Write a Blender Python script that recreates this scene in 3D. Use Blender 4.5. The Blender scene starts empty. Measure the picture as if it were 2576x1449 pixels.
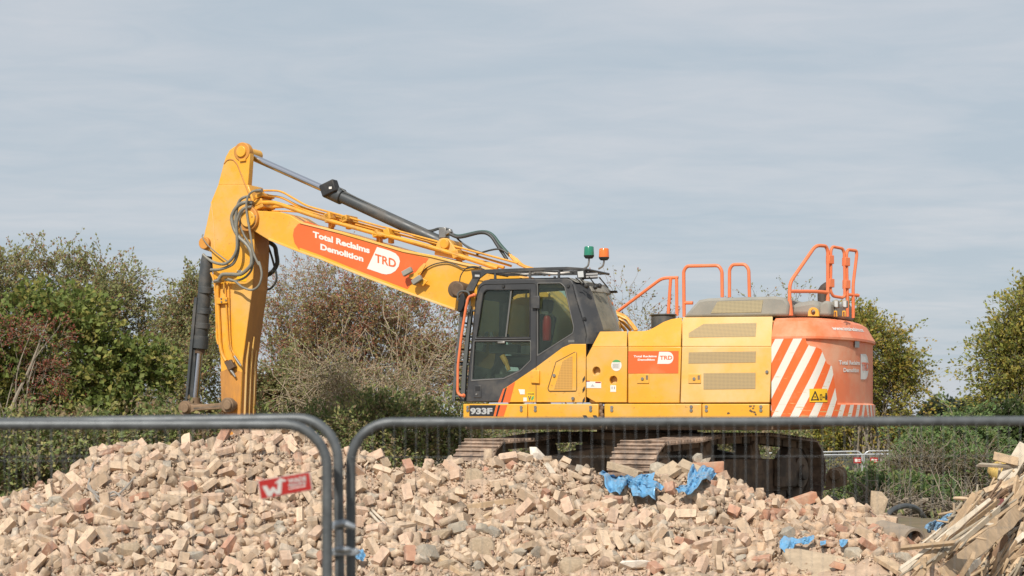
import bpy, bmesh, math, random
import numpy as np
from mathutils import Vector, Matrix, noise as mnoise
from mathutils.geometry import tessellate_polygon
R = math.radians
rng = np.random.default_rng(7)
random.seed(7)
sc = bpy.context.scene

# ------------------------------------------------------------ camera, sky, sun, exposure
F = 4200.0            # focal length in pixels of a 2576 px wide picture
CAMZ = 1.31
HOR = 1050.0
cam_d = bpy.data.cameras.new('camera')
cam = bpy.data.objects.new('camera', cam_d)
sc.collection.objects.link(cam)
cam.location = (0, 0, CAMZ)
cam.rotation_euler = (R(90), 0, 0)
cam_d.sensor_width = 36.0
cam_d.lens = F / 2576 * 36
cam_d.shift_y = (HOR - 724.5) / 2576
cam_d.clip_start = 0.1
cam_d.clip_end = 2000
cam_d.dof.use_dof = True
cam_d.dof.focus_distance = 22.0
cam_d.dof.aperture_fstop = 3.6
sc.camera = cam

SUN_AZ, SUN_EL = R(-109), R(43)       # direction towards the sun
sunv = Vector((math.cos(SUN_AZ) * math.cos(SUN_EL), math.sin(SUN_AZ) * math.cos(SUN_EL), math.sin(SUN_EL)))
sun_d = bpy.data.lights.new('sun', 'SUN')
sun_d.energy = 3.6
sun_d.angle = R(0.6)
sun_d.color = (1.0, 0.95, 0.87)
sun = bpy.data.objects.new('sun', sun_d)
sc.collection.objects.link(sun)
sun.rotation_euler = (-sunv).to_track_quat('-Z', 'Y').to_euler()
sun.location = (0, -5, 30)

world = bpy.data.worlds.new('World')
sc.world = world
world.use_nodes = True
nt = world.node_tree
nt.nodes.clear()
def wn(t, **k):
    n = nt.nodes.new(t)
    for a, b in k.items(): setattr(n, a, b)
    return n
w_out = wn('ShaderNodeOutputWorld'); w_bg = wn('ShaderNodeBackground')
w_sky = wn('ShaderNodeTexSky', sky_type='NISHITA')
w_sky.sun_disc = False
w_sky.sun_elevation = SUN_EL
w_sky.sun_rotation = math.atan2(sunv.x, sunv.y)
w_sky.air_density = 1.0; w_sky.dust_density = 1.5
w_tc = wn('ShaderNodeTexCoord'); w_sep = wn('ShaderNodeSeparateXYZ')
nt.links.new(w_tc.outputs['Generated'], w_sep.inputs[0])
def wmath(op, a, b):
    n = wn('ShaderNodeMath', operation=op)
    for i, s in enumerate((a, b)):
        if hasattr(s, 'links'): nt.links.new(s, n.inputs[i])
        else: n.inputs[i].default_value = s
    return n.outputs[0]
zz = wmath('MAXIMUM', w_sep.outputs[2], 0.02)
zz = wmath('ADD', zz, 0.08)
cx = wmath('DIVIDE', w_sep.outputs[0], zz); cy = wmath('DIVIDE', w_sep.outputs[1], zz)
w_comb = wn('ShaderNodeCombineXYZ')
nt.links.new(cx, w_comb.inputs[0]); nt.links.new(cy, w_comb.inputs[1])
w_map = wn('ShaderNodeMapping'); w_map.inputs['Rotation'].default_value = (0, 0, R(14)); w_map.inputs['Scale'].default_value = (0.8, 1.25, 1)
nt.links.new(w_comb.outputs[0], w_map.inputs[0])
def wnoise(scale, detail, rough, dist):
    n = wn('ShaderNodeTexNoise'); n.inputs['Scale'].default_value = scale; n.inputs['Detail'].default_value = detail
    n.inputs['Roughness'].default_value = rough; n.inputs['Distortion'].default_value = dist
    nt.links.new(w_map.outputs[0], n.inputs['Vector']); return n.outputs['Fac']
nf = wmath('ADD', wmath('MULTIPLY', wnoise(1.1, 7, 0.55, 0.5), 0.7), wmath('MULTIPLY', wnoise(4.5, 5, 0.6, 0.8), 0.3))
w_rmp = wn('ShaderNodeValToRGB')
w_rmp.color_ramp.elements[0].position = 0.39; w_rmp.color_ramp.elements[0].color = (3.95, 4.55, 5.1, 1)
w_rmp.color_ramp.elements[1].position = 0.64; w_rmp.color_ramp.elements[1].color = (4.95, 5.2, 5.55, 1)
nt.links.new(nf, w_rmp.inputs[0])
w_mix = wn('ShaderNodeMix', data_type='RGBA'); w_mix.inputs[0].default_value = 0.92
nt.links.new(w_sky.outputs[0], w_mix.inputs[6]); nt.links.new(w_rmp.outputs[0], w_mix.inputs[7])
nt.links.new(w_mix.outputs[2], w_bg.inputs[0])
w_bg.inputs[1].default_value = 0.1
nt.links.new(w_bg.outputs[0], w_out.inputs[0])

sc.view_settings.view_transform = 'Standard'
sc.view_settings.look = 'None'
sc.view_settings.gamma = 1.0
sc.view_settings.exposure = 0.3
sc.cycles.max_bounces = 6
sc.cycles.transparent_max_bounces = 16
sc.cycles.use_denoising = True

# ------------------------------------------------------------ helpers
K = 3840 / 2576
def zc(x0, y0, w, iw):
    s = w / iw
    return lambda x, y: ((x0 + x * s) / K, (y0 + y * s) / K)
Z1 = zc(640, 500, 800, 2318); Z2 = zc(640, 950, 800, 1546); Z3 = zc(1200, 700, 800, 2318)
Z4 = zc(1640, 900, 800, 1449); Z5 = zc(2300, 850, 1040, 1884); ZC = zc(1640, 980, 700, 2576)
ZP = zc(1700, 1280, 800, 2576); ZW = zc(2850, 1130, 450, 1387); ZT = zc(2200, 1580, 1100, 2576)
Z6 = zc(3040, 1560, 800, 1932); Z8 = zc(2900, 880, 400, 1705); ZS = zc(660, 950, 400, 828)
R1 = zc(0, 1500, 1300, 2576); R2 = zc(1300, 1500, 1300, 2576); R3 = zc(2600, 1500, 1240, 2576)
def W(px, py, Y):
    """point of the photograph at depth Y metres"""
    return Vector(((px - 1288) / F * Y, Y, CAMZ - (py - HOR) / F * Y))
def PX(p):
    return (1288 + F * p[0] / p[1], HOR + F * (CAMZ - p[2]) / p[1])
def pxs(zf, *pts): return [zf(*p) for p in pts]

class MB:
    def __init__(s): s.v = []; s.f = []; s.m = []; s.mi = 0; s.uv = None
    def add(s, vs, fs):
        b = len(s.v); s.v.extend([tuple(p) for p in vs])
        for f in fs: s.f.append(tuple(i + b for i in f)); s.m.append(s.mi)
    def box(s, c, size, rot=None, taper=1.0):
        a, b, d = [x / 2 for x in size]
        vs = []
        for z in (-d, d):
            k = taper if z > 0 else 1.0
            vs += [Vector((-a * k, -b * k, z)), Vector((a * k, -b * k, z)), Vector((a * k, b * k, z)), Vector((-a * k, b * k, z))]
        if rot is not None: vs = [rot @ p for p in vs]
        vs = [p + Vector(c) for p in vs]
        s.add(vs, [(3, 2, 1, 0), (4, 5, 6, 7), (0, 1, 5, 4), (1, 2, 6, 5), (2, 3, 7, 6), (3, 0, 4, 7)])
        return s
    def prism(s, front, back, holes=()):
        """front/back: matching 3-D loops; holes: list of (front_loop, back_loop)"""
        loops = [(front, back)] + list(holes)
        fl = [[Vector(p) for p in l[0]] for l in loops]
        base = []; vs = []
        for f, b in loops:
            base.append(len(vs)); vs += list(f) + list(b)
        order = []
        for (f, b), b0 in zip(loops, base): order += [(b0 + i, b0 + i + len(f)) for i in range(len(f))]
        fs = []
        if len(loops) == 1:
            n = len(front); fs.append(tuple(range(n))); fs.append(tuple(range(2 * n - 1, n - 1, -1)))
        else:
            for t in tessellate_polygon(fl):
                fs.append(tuple(order[i][0] for i in t)); fs.append(tuple(order[i][1] for i in reversed(t)))
        for (f, b), b0 in zip(loops, base):
            n = len(f)
            for i in range(n):
                j = (i + 1) % n
                fs.append((b0 + i, b0 + n + i, b0 + n + j, b0 + j))
        s.add(vs, fs); return s
    def tube(s, pts, r, seg=8, cap=True):
        pts = [Vector(p) for p in pts]; n = len(pts)
        rr = r if isinstance(r, (list, tuple)) else [r] * n
        tan = [(pts[min(i + 1, n - 1)] - pts[max(i - 1, 0)]).normalized() for i in range(n)]
        up = Vector((0, 0, 1)) if abs(tan[0].z) < 0.9 else Vector((1, 0, 0))
        nrm = tan[0].cross(up).normalized()
        vs = []; fs = []
        for i in range(n):
            nrm = (nrm - tan[i] * nrm.dot(tan[i]))
            nrm = nrm.normalized() if nrm.length > 1e-6 else tan[i].orthogonal().normalized()
            bn = tan[i].cross(nrm)
            for k in range(seg):
                a = 2 * math.pi * k / seg
                vs.append(pts[i] + (nrm * math.cos(a) + bn * math.sin(a)) * rr[i])
        for i in range(n - 1):
            for k in range(seg):
                k2 = (k + 1) % seg
                fs.append((i * seg + k, i * seg + k2, (i + 1) * seg + k2, (i + 1) * seg + k))
        if cap: fs += [tuple(range(seg - 1, -1, -1)), tuple((n - 1) * seg + k for k in range(seg))]
        s.add(vs, fs); return s
    def cyl(s, a, b, r, seg=20, r2=None): return s.tube([a, b], [r, r if r2 is None else r2], seg)
    def ball(s, c, r, seg=10, rings=6):
        rx, ry, rz = r if isinstance(r, (list, tuple)) else (r, r, r)
        vs = []; fs = []
        for i in range(1, rings):
            t = math.pi * i / rings
            for k in range(seg):
                a = 2 * math.pi * k / seg
                vs.append((c[0] + rx * math.sin(t) * math.cos(a), c[1] + ry * math.sin(t) * math.sin(a), c[2] + rz * math.cos(t)))
        top = len(vs); vs.append((c[0], c[1], c[2] + rz)); vs.append((c[0], c[1], c[2] - rz))
        for i in range(rings - 2):
            for k in range(seg):
                k2 = (k + 1) % seg
                fs.append((i * seg + k, (i + 1) * seg + k, (i + 1) * seg + k2, i * seg + k2))
        for k in range(seg):
            k2 = (k + 1) % seg
            fs.append((top, k, k2)); fs.append((top + 1, (rings - 2) * seg + k2, (rings - 2) * seg + k))
        s.add(vs, fs); return s
    def build(s, name, mats, parent=None, bevel=0.0, smooth=True, angle=35, fix=True):
        me = bpy.data.meshes.new(name)
        me.from_pydata(s.v, [], s.f)
        for m in (mats if isinstance(mats, (list, tuple)) else [mats]): me.materials.append(m)
        if any(s.m): me.polygons.foreach_set('material_index', s.m)
        if fix:
            bm = bmesh.new(); bm.from_mesh(me)
            bmesh.ops.recalc_face_normals(bm, faces=bm.faces); bm.to_mesh(me); bm.free()
        if s.uv is not None:
            ul = me.uv_layers.new(name='UVMap')
            for l in me.loops: ul.data[l.index].uv = s.uv[l.vertex_index]
        if smooth:
            me.shade_smooth(); me.set_sharp_from_angle(angle=R(angle))
        me.update()
        o = bpy.data.objects.new(name, me)
        sc.collection.objects.link(o)
        if parent is not None: o.parent = parent
        if bevel:
            b = o.modifiers.new('bevel', 'BEVEL'); b.width = bevel; b.segments = 2; b.limit_method = 'ANGLE'; b.angle_limit = R(40)
        return o

def raw_mesh(name, V, Fq, mat, parent=None, color=None, smooth=False):
    """numpy mesh: V (n,3), Fq (m,k) equal-sided faces, color (n,3)"""
    me = bpy.data.meshes.new(name)
    V = np.asarray(V, np.float32); Fq = np.asarray(Fq, np.int32); m, k = Fq.shape
    me.vertices.add(len(V)); me.vertices.foreach_set('co', V.ravel())
    me.loops.add(m * k); me.loops.foreach_set('vertex_index', Fq.ravel())
    me.polygons.add(m); me.polygons.foreach_set('loop_start', np.arange(0, m * k, k, dtype=np.int32))
    me.update(calc_edges=True)
    for mm in (mat if isinstance(mat, (list, tuple)) else [mat]): me.materials.append(mm)
    if color is not None:
        at = me.color_attributes.new('tint', 'FLOAT_COLOR', 'POINT')
        c4 = np.ones((len(V), 4), np.float32); c4[:, :3] = color
        at.data.foreach_set('color', c4.ravel())
    if smooth: me.shade_smooth()
    me.validate()
    o = bpy.data.objects.new(name, me); sc.collection.objects.link(o)
    if parent is not None: o.parent = parent
    return o

def empty(name, loc=(0, 0, 0), rz=0.0):
    o = bpy.data.objects.new(name, None); sc.collection.objects.link(o)
    o.location = loc; o.rotation_euler = (0, 0, rz); o.empty_display_size = 0.2
    return o
def tag(o, label, cat, group=None, kind=None):
    o['label'] = label; o['category'] = cat
    if group: o['group'] = group
    if kind: o['kind'] = kind
    return o
def spline(pts, n=8):
    """Catmull-Rom resample"""
    P = [Vector(p) for p in pts]; P = [P[0] * 2 - P[1]] + P + [P[-1] * 2 - P[-2]]
    out = []
    for i in range(1, len(P) - 2):
        a, b, c, d = P[i - 1:i + 3]
        for k in range(n):
            t = k / n
            out.append(0.5 * ((2 * b) + (c - a) * t + (2 * a - 5 * b + 4 * c - d) * t * t + (3 * b - a - 3 * c + d) * t ** 3))
    out.append(P[-2]); return out
def bend(pts, r=0.05, n=4):
    """polyline with rounded corners"""
    P = [Vector(p) for p in pts]; out = [P[0]]
    for i in range(1, len(P) - 1):
        a = (P[i - 1] - P[i]); b = (P[i + 1] - P[i])
        q = min(r, a.length * .45, b.length * .45)
        A = P[i] + a.normalized() * q; B = P[i] + b.normalized() * q
        for k in range(n + 1):
            t = k / n; out.append(A * (1 - t) ** 2 + P[i] * 2 * t * (1 - t) + B * t * t)
    out.append(P[-1]); return out

# ------------------------------------------------------------ materials
def mat(name, base, rough=0.5, metal=0.0, var=0.0, var_scale=3.0, dirt=None, dirt_amt=0.0, dirt_scale=2.5, bump=0.0, bump_scale=40.0,
        speck=None, spec=0.5, tint=False, coat=0.0, rand=None, streak=1.0, emit=None):
    m = bpy.data.materials.new(name); m.use_nodes = True
    n = m.node_tree; b = n.nodes['Principled BSDF']
    b.inputs['Roughness'].default_value = rough; b.inputs['Metallic'].default_value = metal
    b.inputs['Specular IOR Level'].default_value = spec
    if coat: b.inputs['Coat Weight'].default_value = coat; b.inputs['Coat Roughness'].default_value = 0.15
    tc = n.nodes.new('ShaderNodeTexCoord'); L = n.links.new
    mp = n.nodes.new('ShaderNodeMapping'); L(tc.outputs['Object'], mp.inputs[0]); mp.inputs['Scale'].default_value = (1, 1, 1 / streak)
    def noise(s, d=6, r=.6):
        t = n.nodes.new('ShaderNodeTexNoise'); t.inputs['Scale'].default_value = s; t.inputs['Detail'].default_value = d; t.inputs['Roughness'].default_value = r
        L(mp.outputs[0], t.inputs['Vector']); return t.outputs['Fac']
    def rgb(c):
        r_ = n.nodes.new('ShaderNodeRGB'); r_.outputs[0].default_value = (*c, 1); return r_.outputs[0]
    def mix(f, a, c, bt='MIX'):
        x = n.nodes.new('ShaderNodeMix'); x.data_type = 'RGBA'; x.blend_type = bt
        if hasattr(f, 'links'): L(f, x.inputs[0])
        else: x.inputs[0].default_value = f
        L(a, x.inputs[6]); L(c, x.inputs[7]); return x.outputs[2]
    def ramp(f, p0, p1, a=0., c=1.):
        x = n.nodes.new('ShaderNodeMapRange'); L(f, x.inputs[0])
        x.inputs[1].default_value = p0; x.inputs[2].default_value = p1; x.inputs[3].default_value = a; x.inputs[4].default_value = c
        return x.outputs[0]
    col = rgb(base)
    if rand:
        oi = n.nodes.new('ShaderNodeObjectInfo'); cr = n.nodes.new('ShaderNodeValToRGB')
        el = cr.color_ramp.elements
        for i, c in enumerate(rand):
            e = el[i] if i < 2 else el.new(1)
            e.position = i / (len(rand) - 1); e.color = (*c, 1)
        L(oi.outputs['Random'], cr.inputs[0]); col = cr.outputs[0]
    if tint:
        a = n.nodes.new('ShaderNodeAttribute'); a.attribute_name = 'tint'; col = mix(1.0, col, a.outputs['Color'], 'MULTIPLY')
    if var:
        v = ramp(noise(var_scale), .3, .7, 1 - var, 1 + var)
        cmb = n.nodes.new('ShaderNodeCombineColor')
        for i in range(3): L(v, cmb.inputs[i])
        col = mix(1.0, col, cmb.outputs[0], 'MULTIPLY')
    if dirt is not None:
        f = ramp(noise(dirt_scale, 8, .65), .62 - dirt_amt * .35, .8 - dirt_amt * .2, 0, min(1., .35 + dirt_amt))
        col = mix(f, col, rgb(dirt))
        L(ramp(f, 0, 1, rough, min(1, rough + .4)), b.inputs['Roughness'])
    if speck is not None:
        f2 = ramp(noise(26, 3, .5), .66, .70, 0, .8); f3 = ramp(noise(1.7, 4, .5), .42, .62); ml = n.nodes.new('ShaderNodeMath'); ml.operation = 'MULTIPLY'; L(f2, ml.inputs[0]); L(f3, ml.inputs[1])
        col = mix(ml.outputs[0], col, rgb(speck))
    L(col, b.inputs['Base Color'])
    if bump:
        bp = n.nodes.new('ShaderNodeBump'); bp.inputs['Strength'].default_value = bump; bp.inputs['Distance'].default_value = .01
        L(noise(bump_scale, 4), bp.inputs['Height']); L(bp.outputs[0], b.inputs['Normal'])
    if emit: b.inputs['Emission Color'].default_value = (*emit, 1); b.inputs['Emission Strength'].default_value = 1
    return m
DUST = (.42, .33, .23)
M = {}
M['yellow'] = mat('yellow_paint', (.80, .39, .036), .38, var=.05, dirt=(.64, .42, .18), dirt_amt=.48, dirt_scale=1.3, coat=.1, speck=(.42, .20, .06))
M['yellow_dusty'] = mat('dusty_yellow_paint', (.80, .43, .075), .5, var=.05, dirt=(.72, .53, .27), dirt_amt=.7, dirt_scale=1.1)
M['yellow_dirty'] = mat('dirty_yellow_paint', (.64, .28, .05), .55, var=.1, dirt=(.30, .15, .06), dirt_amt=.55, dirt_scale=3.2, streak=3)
M['yellow_rear'] = mat('stained_shaded_yellow_paint', (.50, .22, .045), .6, var=.1, dirt=(.34, .17, .07), dirt_amt=.5, dirt_scale=2.4, streak=4)  # dirt stains plus the rear face's grazing-sun shade, both in the colour
M['pipe'] = mat('pipe_paint', (.78, .36, .03), .42, var=.06, dirt=(.42, .22, .07), dirt_amt=.5, dirt_scale=5, speck=(.3, .15, .06))
M['orange'] = mat('orange_decal', (.82, .145, .035), .38, var=.03, dirt=(.75, .25, .10), dirt_amt=.18, dirt_scale=2)
M['orange_faded'] = mat('faded_orange_paint', (.80, .20, .075), .45, var=.05, dirt=(.78, .40, .25), dirt_amt=.62, dirt_scale=1.7)
M['rail'] = mat('orange_rail_paint', (.80, .20, .075), .4, var=.05, dirt=(.6, .25, .12), dirt_amt=.3, dirt_scale=5)
M['white'] = mat('white_decal', (.78, .74, .68), .45, var=.03, dirt=(.6, .5, .38), dirt_amt=.15)
M['black'] = mat('black_cab_paint', (.048, .049, .052), .45, var=.1, dirt=(.13, .115, .095), dirt_amt=.35, dirt_scale=3)
M['black_mat'] = mat('black_plastic', (.02, .02, .021), .6, var=.15, dirt=(.10, .09, .075), dirt_amt=.35)
M['seal'] = mat('window_seal', (.16, .155, .145), .6)
M['cyl'] = mat('cylinder_paint', (.06, .065, .067), .4, var=.12, dirt=(.14, .12, .10), dirt_amt=.4, dirt_scale=3)
M['chrome'] = mat('chrome_rod', (.62, .62, .66), .16, metal=1.0)
M['steel'] = mat('worn_steel', (.36, .34, .31), .4, metal=.8, var=.2)
M['galv'] = mat('galvanised_tube', (.10, .108, .112), .45, metal=.25, var=.35, var_scale=18, dirt=(.09, .09, .09), dirt_amt=.3, dirt_scale=9)
M['galv_far'] = mat('bright_galvanised_tube', (.55, .57, .58), .35, metal=.4, var=.1)
M['mud'] = mat('dried_mud', (.23, .15, .09), .85, var=.25, var_scale=8, bump=.5)
M['track'] = mat('track_steel', (.15, .105, .078), .7, var=.3, var_scale=7, dirt=(.46, .33, .24), dirt_amt=.62, dirt_scale=5, bump=.4)
M['under'] = mat('undercarriage_paint', (.12, .092, .068), .75, var=.25, dirt=(.30, .21, .14), dirt_amt=.6, dirt_scale=3)
M['cover'] = mat('grey_engine_cover', (.27, .255, .22), .75, var=.1, var_scale=2, dirt=(.36, .33, .27), dirt_amt=.4, dirt_scale=2)
M['hose'] = mat('hose_rubber', (.21, .20, .165), .5, var=.15, var_scale=12)
M['hose_dark'] = mat('dark_hose_rubber', (.045, .047, .045), .5, var=.2)
M['pin'] = mat('greasy_pin', (.12, .075, .045), .6, var=.3, var_scale=9)
M['grey_text'] = mat('grey_lettering', (.45, .45, .44), .5)
M['red'] = mat('red_paint', (.55, .025, .02), .35)
M['sign_red'] = mat('red_sign', (.36, .014, .011), .4, var=.04)
M['yellow_sign'] = mat('yellow_sticker', (.86, .50, .02), .4)
M['green_glass'] = mat('green_lens', (.02, .20, .12), .15, spec=.8)
M['amber'] = mat('amber_lens', (.80, .17, .02), .15, spec=.8)
M['lamp'] = mat('lamp_glass', (.55, .56, .55), .2, spec=.8)
M['seat'] = mat('seat_fabric', (.03, .03, .03), .9)
M['trim'] = mat('cab_trim', (.10, .105, .10), .8)
M['green'] = mat('green_print', (.10, .35, .12), .5)
M['green_hose'] = mat('green_tape', (.035, .085, .068), .5)
M['rust'] = mat('rusty_pipe', (.10, .075, .06), .6, metal=.4, var=.3)

def grille_mat(name, base, hole, scale):
    m = bpy.data.materials.new(name); m.use_nodes = True; n = m.node_tree; b = n.nodes['Principled BSDF']; L = n.links.new
    b.inputs['Roughness'].default_value = .7
    tc = n.nodes.new('ShaderNodeTexCoord'); mp = n.nodes.new('ShaderNodeMapping'); L(tc.outputs['Object'], mp.inputs[0])
    mp.inputs['Scale'].default_value = (scale, 0, scale)
    v = n.nodes.new('ShaderNodeTexVoronoi'); v.inputs['Randomness'].default_value = 0.0; v.inputs['Scale'].default_value = 1
    L(mp.outputs[0], v.inputs['Vector'])
    r = n.nodes.new('ShaderNodeMapRange'); L(v.outputs['Distance'], r.inputs[0]); r.inputs[1].default_value = .25; r.inputs[2].default_value = .42
    x = n.nodes.new('ShaderNodeMix'); x.data_type = 'RGBA'; L(r.outputs[0], x.inputs[0])
    x.inputs[6].default_value = (*hole, 1); x.inputs[7].default_value = (*base, 1); L(x.outputs[2], b.inputs['Base Color'])
    return m
M['grille'] = grille_mat('hood_grille', (.50, .36, .17), (.26, .20, .13), 55)
M['grille_tan'] = grille_mat('cab_grille', (.62, .34, .08), (.40, .20, .05), 45)
M['grille_grey'] = grille_mat('cover_grille', (.46, .38, .22), (.20, .17, .12), 55)

def glass(name, tintc, dust, dustc, gloss=.10):
    m = bpy.data.materials.new(name); m.use_nodes = True; n = m.node_tree; L = n.links.new
    n.nodes.clear(); out = n.nodes.new('ShaderNodeOutputMaterial')
    tr = n.nodes.new('ShaderNodeBsdfTransparent'); tr.inputs[0].default_value = (*tintc, 1)
    gl = n.nodes.new('ShaderNodeBsdfGlossy'); gl.inputs['Roughness'].default_value = .06; gl.inputs[0].default_value = (.9, .95, .93, 1)
    di = n.nodes.new('ShaderNodeBsdfDiffuse'); di.inputs[0].default_value = (*dustc, 1)
    fr = n.nodes.new('ShaderNodeFresnel'); fr.inputs[0].default_value = 1.45
    mx = n.nodes.new('ShaderNodeMath'); mx.operation = 'ADD'; mx.inputs[1].default_value = gloss * .3; L(fr.outputs[0], mx.inputs[0])
    a = n.nodes.new('ShaderNodeMixShader'); L(mx.outputs[0], a.inputs[0]); L(tr.outputs[0], a.inputs[1]); L(gl.outputs[0], a.inputs[2])
    tc = n.nodes.new('ShaderNodeTexCoord'); ns = n.nodes.new('ShaderNodeTexNoise'); ns.inputs['Scale'].default_value = 4; ns.inputs['Detail'].default_value = 6
    L(tc.outputs['Object'], ns.inputs['Vector'])
    mr = n.nodes.new('ShaderNodeMapRange'); L(ns.outputs['Fac'], mr.inputs[0]); mr.inputs[1].default_value = .3; mr.inputs[2].default_value = .75
    mr.inputs[3].default_value = dust * .5; mr.inputs[4].default_value = dust * 1.5
    c = n.nodes.new('ShaderNodeMixShader'); L(mr.outputs[0], c.inputs[0]); L(a.outputs[0], c.inputs[1]); L(di.outputs[0], c.inputs[2])
    L(c.outputs[0], out.inputs[0]); return m
M['glass'] = glass('cab_glass', (.80, .87, .80), .028, (.35, .38, .32), 0)
M['glass_dusty'] = glass('dusty_cab_glass', (.5, .55, .5), .46, (.42, .38, .29))
M['glass_dark'] = glass('smoked_cab_glass', (.85, .88, .78), .012, (.3, .3, .27), 0)

def leaf_mat(name):
    m = bpy.data.materials.new(name); m.use_nodes = True; n = m.node_tree; L = n.links.new
    b = n.nodes['Principled BSDF']; out = n.nodes['Material Output']
    a = n.nodes.new('ShaderNodeAttribute'); a.attribute_name = 'tint'
    b.inputs['Roughness'].default_value = .6; b.inputs['Specular IOR Level'].default_value = .25
    L(a.outputs['Color'], b.inputs['Base Color'])
    t = n.nodes.new('ShaderNodeBsdfTranslucent'); L(a.outputs['Color'], t.inputs[0])
    x = n.nodes.new('ShaderNodeMixShader'); x.inputs[0].default_value = .42
    L(b.outputs[0], x.inputs[1]); L(t.outputs[0], x.inputs[2]); L(x.outputs[0], out.inputs[0]); return m
M['leaf'] = leaf_mat('leaf')
M['bark'] = mat('bark', (.27, .225, .17), .9, var=.25, var_scale=10)
M['bark_grey'] = mat('grey_dead_wood', (.43, .34, .235), .9, var=.25, var_scale=8)
M['berry'] = mat('red_berry', (.30, .03, .02), .4)

# ------------------------------------------------------------ text
_txt = {}
def text_geom(s, weight=0.0):
    """verts (n,2) and faces of a line of text, scaled into the unit box 0..1 x 0..1 (cap height 1)"""
    key = (s, weight)
    if key in _txt: return _txt[key]
    cu = bpy.data.curves.new('lettering', 'FONT'); cu.body = s; cu.size = 1.0; cu.offset = weight; cu.resolution_u = 3; cu.fill_mode = 'FRONT'
    o = bpy.data.objects.new('lettering', cu); sc.collection.objects.link(o)
    dg = bpy.context.evaluated_depsgraph_get(); dg.update()
    me = bpy.data.meshes.new_from_object(o.evaluated_get(dg))
    V = np.array([v.co[:2] for v in me.vertices]); Fs = [tuple(p.vertices) for p in me.polygons]
    bpy.data.objects.remove(o); bpy.data.curves.remove(cu); bpy.data.meshes.remove(me)
    mn = V.min(0); mx = V.max(0)
    cap = 0.73 if any(c.isupper() or c.isdigit() or c in 'tlkdbh' for c in s) else mx[1]
    V = np.stack([(V[:, 0] - mn[0]) / (mx[0] - mn[0]), V[:, 1] / cap], 1)
    _txt[key] = (V, Fs); return V, Fs
def text_on(mb, s, fn, weight=0.02):
    """fn(a, b) maps the unit box to 3-D"""
    V, Fs = text_geom(s, weight)
    mb.add([fn(a, b) for a, b in V], Fs)
# ------------------------------------------------------------ excavator: frames of reference
SX, SY, PSI, THT = 1.94, 24.0, R(25), R(53)
Ux, Uy = -math.cos(PSI), math.sin(PSI)          # forward axis of the house
Vx, Vy = -math.sin(PSI), -math.cos(PSI)         # its left-hand axis (towards the camera)
def H(p, v):
    """photo point on the plane `v` metres left of the machine's centre line, in the house frame"""
    r = (p[0] - 1288) / F
    u = (r * (SY + Vy * v) - SX - Vx * v) / (Ux - r * Uy)
    Y = SY + u * Uy + v * Vy
    return Vector((u, v, CAMZ - (p[1] - HOR) / F * Y))
def HP(p, a, b):
    """photo point on the upright plane through plan points a and b of the house frame"""
    r = (p[0] - 1288) / F
    def g(t):
        u = a[0] + (b[0] - a[0]) * t; v = a[1] + (b[1] - a[1]) * t
        return SX + u * Ux + v * Vx - r * (SY + u * Uy + v * Vy)
    g0, g1 = g(0), g(1); t = g0 / (g0 - g1)
    u = a[0] + (b[0] - a[0]) * t; v = a[1] + (b[1] - a[1]) * t
    Y = SY + u * Uy + v * Vy
    return Vector((u, v, CAMZ - (p[1] - HOR) / F * Y))
def TR(a, l, z):
    """undercarriage frame (along the tracks, sideways, up) in the house frame"""
    dx, dy = -math.cos(THT), -math.sin(THT); lx, ly = math.sin(THT), -math.cos(THT)
    x, y = a * dx + l * lx, a * dy + l * ly
    return Vector((x * Ux + y * Uy, x * Vx + y * Vy, z))
EX = empty('excavator', (SX, SY, 0), math.atan2(Uy, Ux))
tag(EX, 'large yellow and orange tracked excavator with black cab standing behind the rubble', 'excavator')
def pt(name, parent=EX):
    o = empty(name); o.parent = parent; return o
def plate(mb, pts, v, th, holes=()):
    L = [H(p, v) for p in pts]; off = Vector((0, -th, 0))
    mb.prism(L, [p + off for p in L], [([H(p, v) for p in h], [H(p, v) + off for p in h]) for h in holes]); return mb
def part(name, pts, v, th, m, parent=EX, bevel=.008, holes=()):
    return plate(MB(), pts, v, th, holes).build(name, M[m], parent, bevel)
def decal(name, pts, v, m, parent, th=.004):
    return plate(MB(), pts, v, th).build(name, M[m], parent, 0, smooth=False)
def lettering(name, lines, v, m, parent, weight=.02):
    """lines: (string, left end of the baseline, right end, cap height in px)"""
    mb = MB()
    for s, a, b, h in lines:
        A, B = H(a, v), H(b, v); T = H((a[0] - (b[1] - a[1]) / max(1, (b[0] - a[0])) * -h * .0, a[1] - h), v)
        ex = B - A; ey = T - A
        text_on(mb, s, lambda x, y: A + ex * x + ey * y, weight)
    return mb.build(name, M[m], parent, 0, smooth=False)

# ---- undercarriage
def track_profile(n=46):
    pts = [(-1.7, 0.02), (1.65, 0.02)]
    pts += [(1.95 + .5 * math.sin(t), .52 - .5 * math.cos(t)) for t in np.linspace(.25, 2.7, 9)]
    pts += [(1.3, 1.0), (.7, 1.055), (0, 1.07), (-.75, 1.065), (-1.35, 1.02)]
    pts += [(-1.9 + .5 * math.sin(t), .5 - .5 * math.cos(t)) for t in np.linspace(3.5, 6.05, 9)]
    P = np.array(pts + [pts[0]]); seg = np.hypot(*(P[1:] - P[:-1]).T); cum = np.concatenate([[0], np.cumsum(seg)])
    s = np.linspace(0, cum[-1], n + 1)[:-1]
    return [(np.interp(x, cum, P[:, 0]), np.interp(x, cum, P[:, 1]), np.interp(x + .05, cum, P[:, 0]) - np.interp(x - .05, cum, P[:, 0]),
             np.interp(x + .05, cum, P[:, 1]) - np.interp(x - .05, cum, P[:, 1])) for x in s], cum[-1] / n
prof, pitch = track_profile()
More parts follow.
